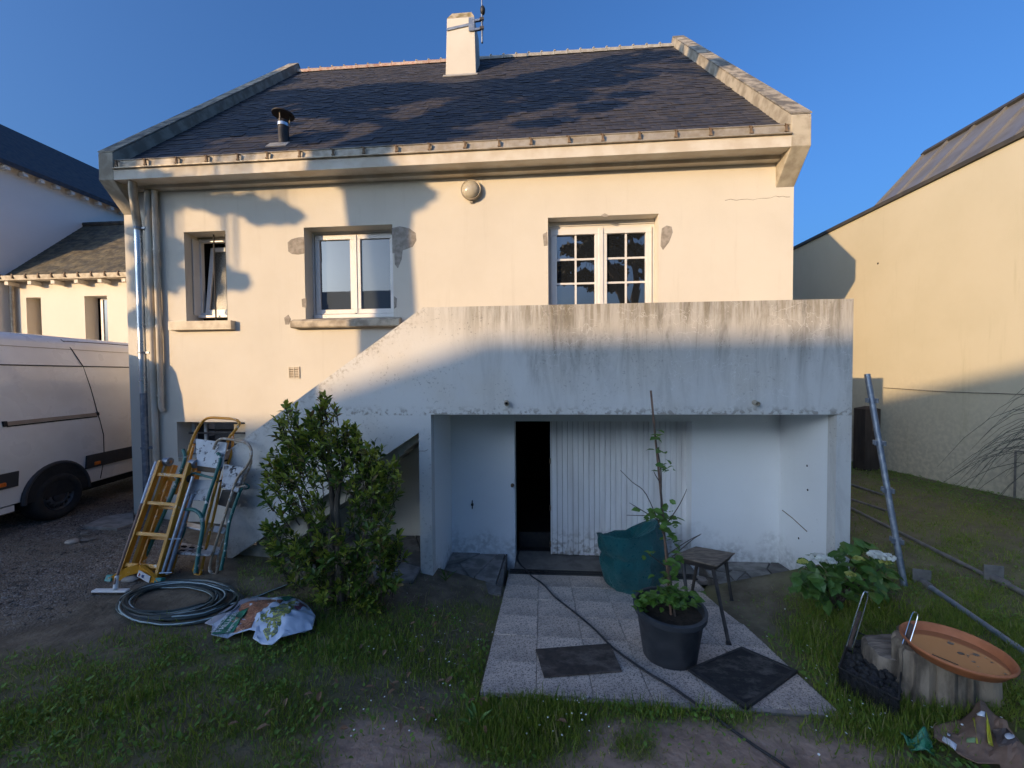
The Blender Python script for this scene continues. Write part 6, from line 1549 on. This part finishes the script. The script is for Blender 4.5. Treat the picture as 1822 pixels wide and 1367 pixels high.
# ---------------------------------------------------------------- hydrangea
hg = onG(1487, 1085); YH = float(hg[1])
hyd = thing('hydrangea', 'hydrangea bush with white flower heads at the balcony corner', 'plant', hg)
hm = bpy.data.meshes.new('leaf'); hm.from_pydata([tuple(v) for v in LEAF_V*np.array((2.15, 1, 1.5))], [], [tuple(f) for f in LEAF_F]); hm.materials.append(M_hyd); hm.update()
b = MB()
for _ in range(16):
    a, c = rs.uniform(1430, 1580), rs.uniform(985, 1040); b.tube([hg+rs.normal(size=3)*.03*np.array((1, 1, 0)), onY((a+1487)/2, (c+1085)/2-8, YH+rs.uniform(-.1, .1)), onY(a, c, YH+rs.uniform(-.2, .2))], [.008, .006, .004], 5)
b.build('stem', M_twig, hyd)
for cx, cy, rx, ry, n_ in ((1455, 1025, 42, 34, 60), (1515, 1010, 40, 40, 60), (1560, 1020, 32, 30, 36), (1490, 1060, 55, 26, 60), (1430, 1040, 22, 25, 20), (1525, 975, 25, 14, 14), (1570, 1050, 22, 18, 14)):
    for _ in range(n_):
        a = rs.uniform(0, 6.28); q_ = rs.random()**.5; px_, py_ = cx+rx*q_*math.cos(a), cy+ry*q_*math.sin(a)
        d = np.array([[math.cos(a)*.8, -.45+rs.normal()*.4, -.15+rs.normal()*.35]]); L = rs.uniform(.08, .15)
        R1 = frames(d, np.array([rs.normal()*.5]))[0]; put('leaf', hm, hyd, M4(R1, onY(px_, py_, YH+rs.uniform(-.30, .18))-R1[:, 1]*L*.4, L))
pet_v = np.array([(-.5, 0, 0), (0, -.5, .08), (.5, 0, 0), (0, .5, .08)]); pet_f = np.array([(0, 1, 2), (0, 2, 3)])
def flower(px_, py_, r_, mt, n_, Yo=-.46, flat=.85):
    c = onY(px_, py_, YH+Yo); u = rs.normal(size=(n_, 3)); u /= np.linalg.norm(u, axis=1, keepdims=True); u[:, 2] = np.abs(u[:, 2]); p = c+u*np.array((r_*1.25, r_, r_*flat))*(.8+.25*rs.random((n_, 1)))
    V_, F_ = scat(pet_v, pet_f, p, frames(np.cross(u, rs.normal(size=(n_, 3)))+1e-6, np.zeros(n_)), np.full(n_, .030)*(.7+.5*rs.random(n_)))
    trimesh('flower_head', V_, F_, mt, hyd)
flower(1458, 995, .055, M_petal, 150); flower(1471, 999, .045, M_petal, 100); flower(1561, 990, .055, M_petal, 130); flower(1578, 994, .05, M_petal, 110)
for q_ in ((1428, 1000), (1513, 1023), (1528, 995), (1575, 1002)): flower(q_[0], q_[1], .028, M_hydy, 40)
# ---------------------------------------------------------------- pampas grass at the right edge
pg = np.array((5.75, -1.05, gz(5.75, -1.05)))
pam = thing('pampas_grass', 'tall pampas grass with thin drooping blades at the right edge', 'plant', pg)
b = MB(); rp = random.Random(9)
for i in range(170):
    a = rp.uniform(0, 6.28); sp_ = rp.uniform(.3, 1.3); h_ = rp.uniform(1.5, 2.6); dx, dy = math.cos(a), math.sin(a)*.7
    if i % 2: dx = -abs(dx)
    P = []
    for t in np.linspace(0, 1, 9): P.append((pg[0]+dx*sp_*(t**1.6), pg[1]+dy*sp_*(t**1.6), pg[2]+h_*(1.9*t-1.15*t*t*(.8+.5*sp_)) ))
    b.tube(P, [.006, .006, .0055, .005, .0045, .004, .003, .0025, .001], 3, False)
o = b.build('blade', M_pampas, pam, fixn=False); o['kind'] = 'stuff'
# ---------------------------------------------------------------- grass, clover, daisies, litter
blade_v = np.array([(-.5, 0, 0), (.5, 0, 0), (-.40, .45, .06), (.40, .45, .06), (-.25, .8, .22), (.25, .8, .22), (0, 1.0, .42)])
blade_f = np.array([(0, 1, 3), (0, 3, 2), (2, 3, 5), (2, 5, 4), (4, 5, 6)])
def sample(n_, x0, x1, y0, y1):
    x = rng.uniform(x0, x1, n_); y = rng.uniform(y0, y1, n_); return x, y
xs_, ys_ = [], []
for n_, bx in ((190000, (-4.2, 4.2, -4.75, -2.2)), (95000, (-5.0, 5.0, -2.6, -.6)), (60000, (3.45, 6.6, -2.2, 6.5)), (34000, (2.0, 4.0, -3.9, -1.2)), (12000, (-.75, .5, -3.6, -2.75))):
    x, y = sample(n_, *bx); xs_.append(x); ys_.append(y)
x = np.concatenate(xs_); y = np.concatenate(ys_)
dns, grv, pnk = cover(x, y)
tuf = fbm(x*3.1+40, y*3.1+11, 2)
keep = rng.random(len(x)) < dns*np.clip(.45+1.5*(tuf-.25), .25, 1)
_px, _py, _dd = project(np.stack([x, y, g_raw(x, y)], -1))
for _e in ((470, 1112, 95, 45), (1745, 1335, 95, 60), (1635, 1338, 38, 24), (312, 1074, 112, 44)): keep &= ~((ell(_px, _py, *_e, .05) > .5) & (rng.random(len(x)) > (.5 if _e[0] == 312 else 0.)))
keep &= ~((x > -.47) & (x < 2.25) & (y > -2.80) & (y < 0)); keep &= ~((y > -1.0) & (x > -4.0) & (x < 3.42)) & ~((x > -4.0) & (x < 3.43) & (y > -.9))
keep &= ~((x > -.47) & (x < 1.95) & (y > -2.86) & (y < 0))
x, y, tuf, dn_ = x[keep], y[keep], tuf[keep], dns[keep]
z = ground(x, y)-.004; n_ = len(x)
hgt = (.022+.046*rng.random(n_)**1.7)*(.55+.9*tuf)
hgt = np.where((x > 3.45) & (y > -1.6), hgt*.75, hgt); hgt = np.where((x > 2.0) & (x < 3.3) & (y < -1.3), hgt*1.3, hgt)
px_, py_, _d = project(np.stack([x, y, z], -1)); hgt *= 1+.15*ell(px_, py_, 930, 1290, 125, 70)
az = rng.random(n_)*6.28; lean = .4+1.1*rng.random(n_)
d = np.stack([np.cos(az)*lean, np.sin(az)*lean, np.ones(n_)], -1)
V_, F_ = scat(blade_v, blade_f, np.stack([x, y, z], -1), frames(d, rng.normal(0, .5, n_)), np.stack([.0035+.003*rng.random(n_), hgt*1.15, hgt], -1))
trimesh('grass', V_, F_, M_grass, None, 'stuff'); bpy.data.objects['grass']['label'] = 'short rough grass over the garden soil'
# longer tufts
tp_ = [(930, 1285, 100, 45, 900), (1460, 1140, 70, 50, 900), (1500, 1230, 80, 50, 1000), (1200, 1262, 90, 18, 350), (300, 1280, 240, 60, 600), (1600, 1290, 110, 40, 1300), (640, 1140, 150, 50, 900), (1560, 1095, 60, 25, 700), (760, 1180, 100, 50, 600)]
bp = []; bh = []
for cx, cy, sx_, sy_, n_ in tp_:
    a_ = rng.normal(cx, sx_*.6, n_); c_ = rng.normal(cy, sy_*.6, n_)
    P0 = np.stack([onZ(a, c, -2.2) for a, c in zip(a_, c_)])
    for _ in range(6):
        zz = ground(P0[:, 0], P0[:, 1]); P0 = np.stack([onZ(a, c, z0) for a, c, z0 in zip(a_, c_, zz)])
    bp.append(P0); bh.append(.035+.075*rng.random(n_)**2)
bp = np.concatenate(bp); bh = np.concatenate(bh); k = ~((bp[:, 0] > -.47) & (bp[:, 0] < 2.0) & (bp[:, 1] > -2.84)) & ~((bp[:, 1] > -1.02) & (bp[:, 0] < 3.45)); bp = bp[k]; bh = bh[k]; n_ = len(bp)
cid = (np.floor(bp[:, 0]*7)*31+np.floor(bp[:, 1]*7)*17).astype(int) % 97; az = cid*2.1+rng.normal(0, .9, n_); lean = .3+.9*rng.random(n_)
V_, F_ = scat(blade_v*np.array((1, 1, 1.5)), blade_f, bp, frames(np.stack([np.cos(az)*lean, np.sin(az)*lean, np.ones(n_)], -1), rng.normal(0, .4, n_)), np.stack([.005+.004*rng.random(n_), bh*1.1, bh], -1))
trimesh('long_grass', V_, F_, M_grass, None, 'stuff'); bpy.data.objects['long_grass']['label'] = 'longer grass tufts along patio and lawn'
# clover and plantain leaves
xc, yc = sample(52000, -4, 4.5, -4.6, -1.2); _xa, _ya = sample(26000, 3.6, 6.62, -1.6, 6); _ka = rng.random(len(_xa)) < .12+.88*np.clip((_xa-5.7)/.7, 0, 1); xc = np.concatenate([xc, _xa[_ka]]); yc = np.concatenate([yc, _ya[_ka]]); dc, gc_, pc_ = cover(xc, yc); t2 = fbm(xc*2.2+70, yc*2.2+3, 2)
k = (rng.random(len(xc)) < np.maximum(dc*np.clip((t2-.36)*3.2, 0, .9), (xc > 5.8)*.9)) & ~((xc > -.47) & (xc < 2.0) & (yc > -2.86)); xc, yc = xc[k], yc[k]; n_ = len(xc)
az = rng.random(n_)*6.28; d = np.stack([np.cos(az), np.sin(az), .35+.5*rng.random(n_)], -1)
V_, F_ = scat(OVAL_V, LEAF_F, np.stack([xc, yc, ground(xc, yc)+.006+.03*rng.random(n_)], -1), frames(d), .014+.022*rng.random(n_))
trimesh('clover', V_, F_, M_clover, None, 'stuff'); bpy.data.objects['clover']['label'] = 'small round-leaved weeds in the grass'
# daisies
dz_px = [(rng.normal(760, 60), rng.normal(1180, 45)) for _ in range(46)]+[(rng.normal(1000, 40), rng.normal(1275, 22)) for _ in range(26)]+[(rng.normal(1480, 60), rng.normal(1200, 60)) for _ in range(40)]+[(rng.normal(700, 60), rng.normal(1290, 30)) for _ in range(12)]+[(rng.normal(1640, 90), rng.normal(1290, 30)) for _ in range(20)]
P = np.array([onG(a, c) for a, c in dz_px]); P[:, 2] += .035+.02*rng.random(len(P))
ok_ = ~((P[:, 0] > -.47) & (P[:, 0] < 2.0) & (P[:, 1] > -2.86)); P = P[ok_]; n_ = len(P)
hexv = np.array([(0, 0, .2)]+[(math.cos(a), math.sin(a), 0) for a in np.linspace(0, 6.28, 7)[:-1]]); hexf = np.array([(0, i+1, (i+1) % 6+1) for i in range(6)])
V_, F_ = scat(hexv, hexf, P, frames(np.stack([np.ones(n_), rng.normal(0, .3, n_), rng.normal(0, .3, n_)], -1)), .0045+.003*rng.random(n_))
trimesh('daisy', V_, F_, M_daisy, None, 'stuff'); bpy.data.objects['daisy']['label'] = 'tiny white daisies scattered in the grass'
# dry leaves on the ground
dl = [(770, 1125), (640, 1165), (660, 1175), (745, 1170), (682, 1178), (828, 1200), (575, 1270), (567, 1262), (745, 1272), (711, 1225), (712, 1300), (702, 1237), (858, 1270), (868, 1262), (792, 1222), (760, 1300), (620, 1310), (570, 1285), (640, 1240), (690, 1250), (540, 1250), (510, 1255), (405, 1305), (470, 1290), (455, 1315), (805, 1215), (830, 1165), (865, 1320), (775, 1290), (600, 1230), (725, 1218), (650, 1235), (845, 1255), (900, 1245), (1010, 1300), (690, 1090), (760, 1090), (800, 1105), (850, 1120), (730, 1120)]
dlm = bpy.data.meshes.new('dry_leaf'); dlm.from_pydata([tuple(v) for v in LEAF_V*np.array((1.25, 1, 1.8))], [], [tuple(f) for f in LEAF_F]); dlm.materials.append(M_dead); dlm.update()
for a, c in dl:
    q_ = onG(a, c); an_ = random.uniform(0, 6.28); R1 = frames(np.array([[math.cos(an_), math.sin(an_), random.uniform(-.1, .3)]]), np.array([random.gauss(0, .4)]))[0]
    o = put('dry_leaf', dlm, None, M4(R1, q_+np.array((0, 0, .05)), random.uniform(.05, .08))); tag(o, 'curled brown dry leaf lying in the grass', 'leaf', 'dry leaves in the grass')
# litter: fine twigs, woodchips in the soil under the shrub
b = MB()
for _ in range(700):
    a, c = random.gauss(770, 90), random.gauss(1130, 60)
    if c < 1030 or a > 868 or a < 420: continue
    q_ = onG(a, c); an_ = random.uniform(0, 3.14); L = random.uniform(.015, .07); e_ = np.array((math.cos(an_), math.sin(an_), random.uniform(-.1, .2)))*L
    b.tube([q_+np.array((0, 0, .008)), q_+e_+np.array((0, 0, .010))], random.uniform(.0015, .004), 4)
o = b.build('litter', M_stump, None, fixn=False); o['kind'] = 'stuff'; o['label'] = 'twigs and chips littering the soil by the shrub'
# gravel stones on the drive
xg, yg = sample(26000, -8.5, -2.6, -4.2, .6); _a, gg, _b = cover(xg, yg); k = rng.random(len(xg)) < gg*.75; k &= ~((xg > -6.4) & (yg > -.05)); xg, yg = xg[k], yg[k]; n_ = len(xg)
ov = np.array([(1, 0, 0), (-1, 0, 0), (0, 1, 0), (0, -1, 0), (0, 0, 1), (0, 0, -1)])*np.array((1, .75, .5)); of = np.array([(0, 2, 4), (2, 1, 4), (1, 3, 4), (3, 0, 4), (2, 0, 5), (1, 2, 5), (3, 1, 5), (0, 3, 5)])
an_ = rng.random(n_)*6.28; V_, F_ = scat(ov, of, np.stack([xg, yg, ground(xg, yg)+.002], -1), frames(np.stack([np.cos(an_), np.sin(an_), rng.normal(0, .2, n_)], -1)), .006+.014*rng.random(n_)**2)
trimesh('gravel', V_, F_, pm('gravel stone', (.15, .135, .12), (.09, .08, .072), 5, 4, .9, .3, island=.5), None, 'stuff'); bpy.data.objects['gravel']['label'] = 'loose grey gravel of the drive'
# dandelion by the patio, sprig by the ledge
def rosette(name, label, px_, py_, n_, L, mt, upr, wide=1.0):
    q_ = onG(px_, py_); V0 = LEAF_V*np.array((.55*wide, 1, 1)); 
    t = thing(name, label, 'plant', q_); me = bpy.data.meshes.new('leaf'); me.from_pydata([tuple(v) for v in V0], [], [tuple(f) for f in LEAF_F]); me.materials.append(mt); me.update()
    for i in range(n_):
        a = 2.4*i+random.uniform(-.3, .3); R1 = frames(np.array([[math.cos(a), math.sin(a), upr*random.uniform(.5, 1.5)]]))[0]; put('leaf', me, t, M4(R1, q_+np.array((0, 0, .004)), L*random.uniform(.6, 1.1)))
rosette('dandelion', 'upright dandelion rosette at the near left corner of the patio', 848, 1296, 11, .16, M_sap, .9, 1.1)
rosette('weed', 'dark tuft of strap leaves at the foot of the pier', 793, 1035, 9, .17, M_shrub, 1.2, .5)
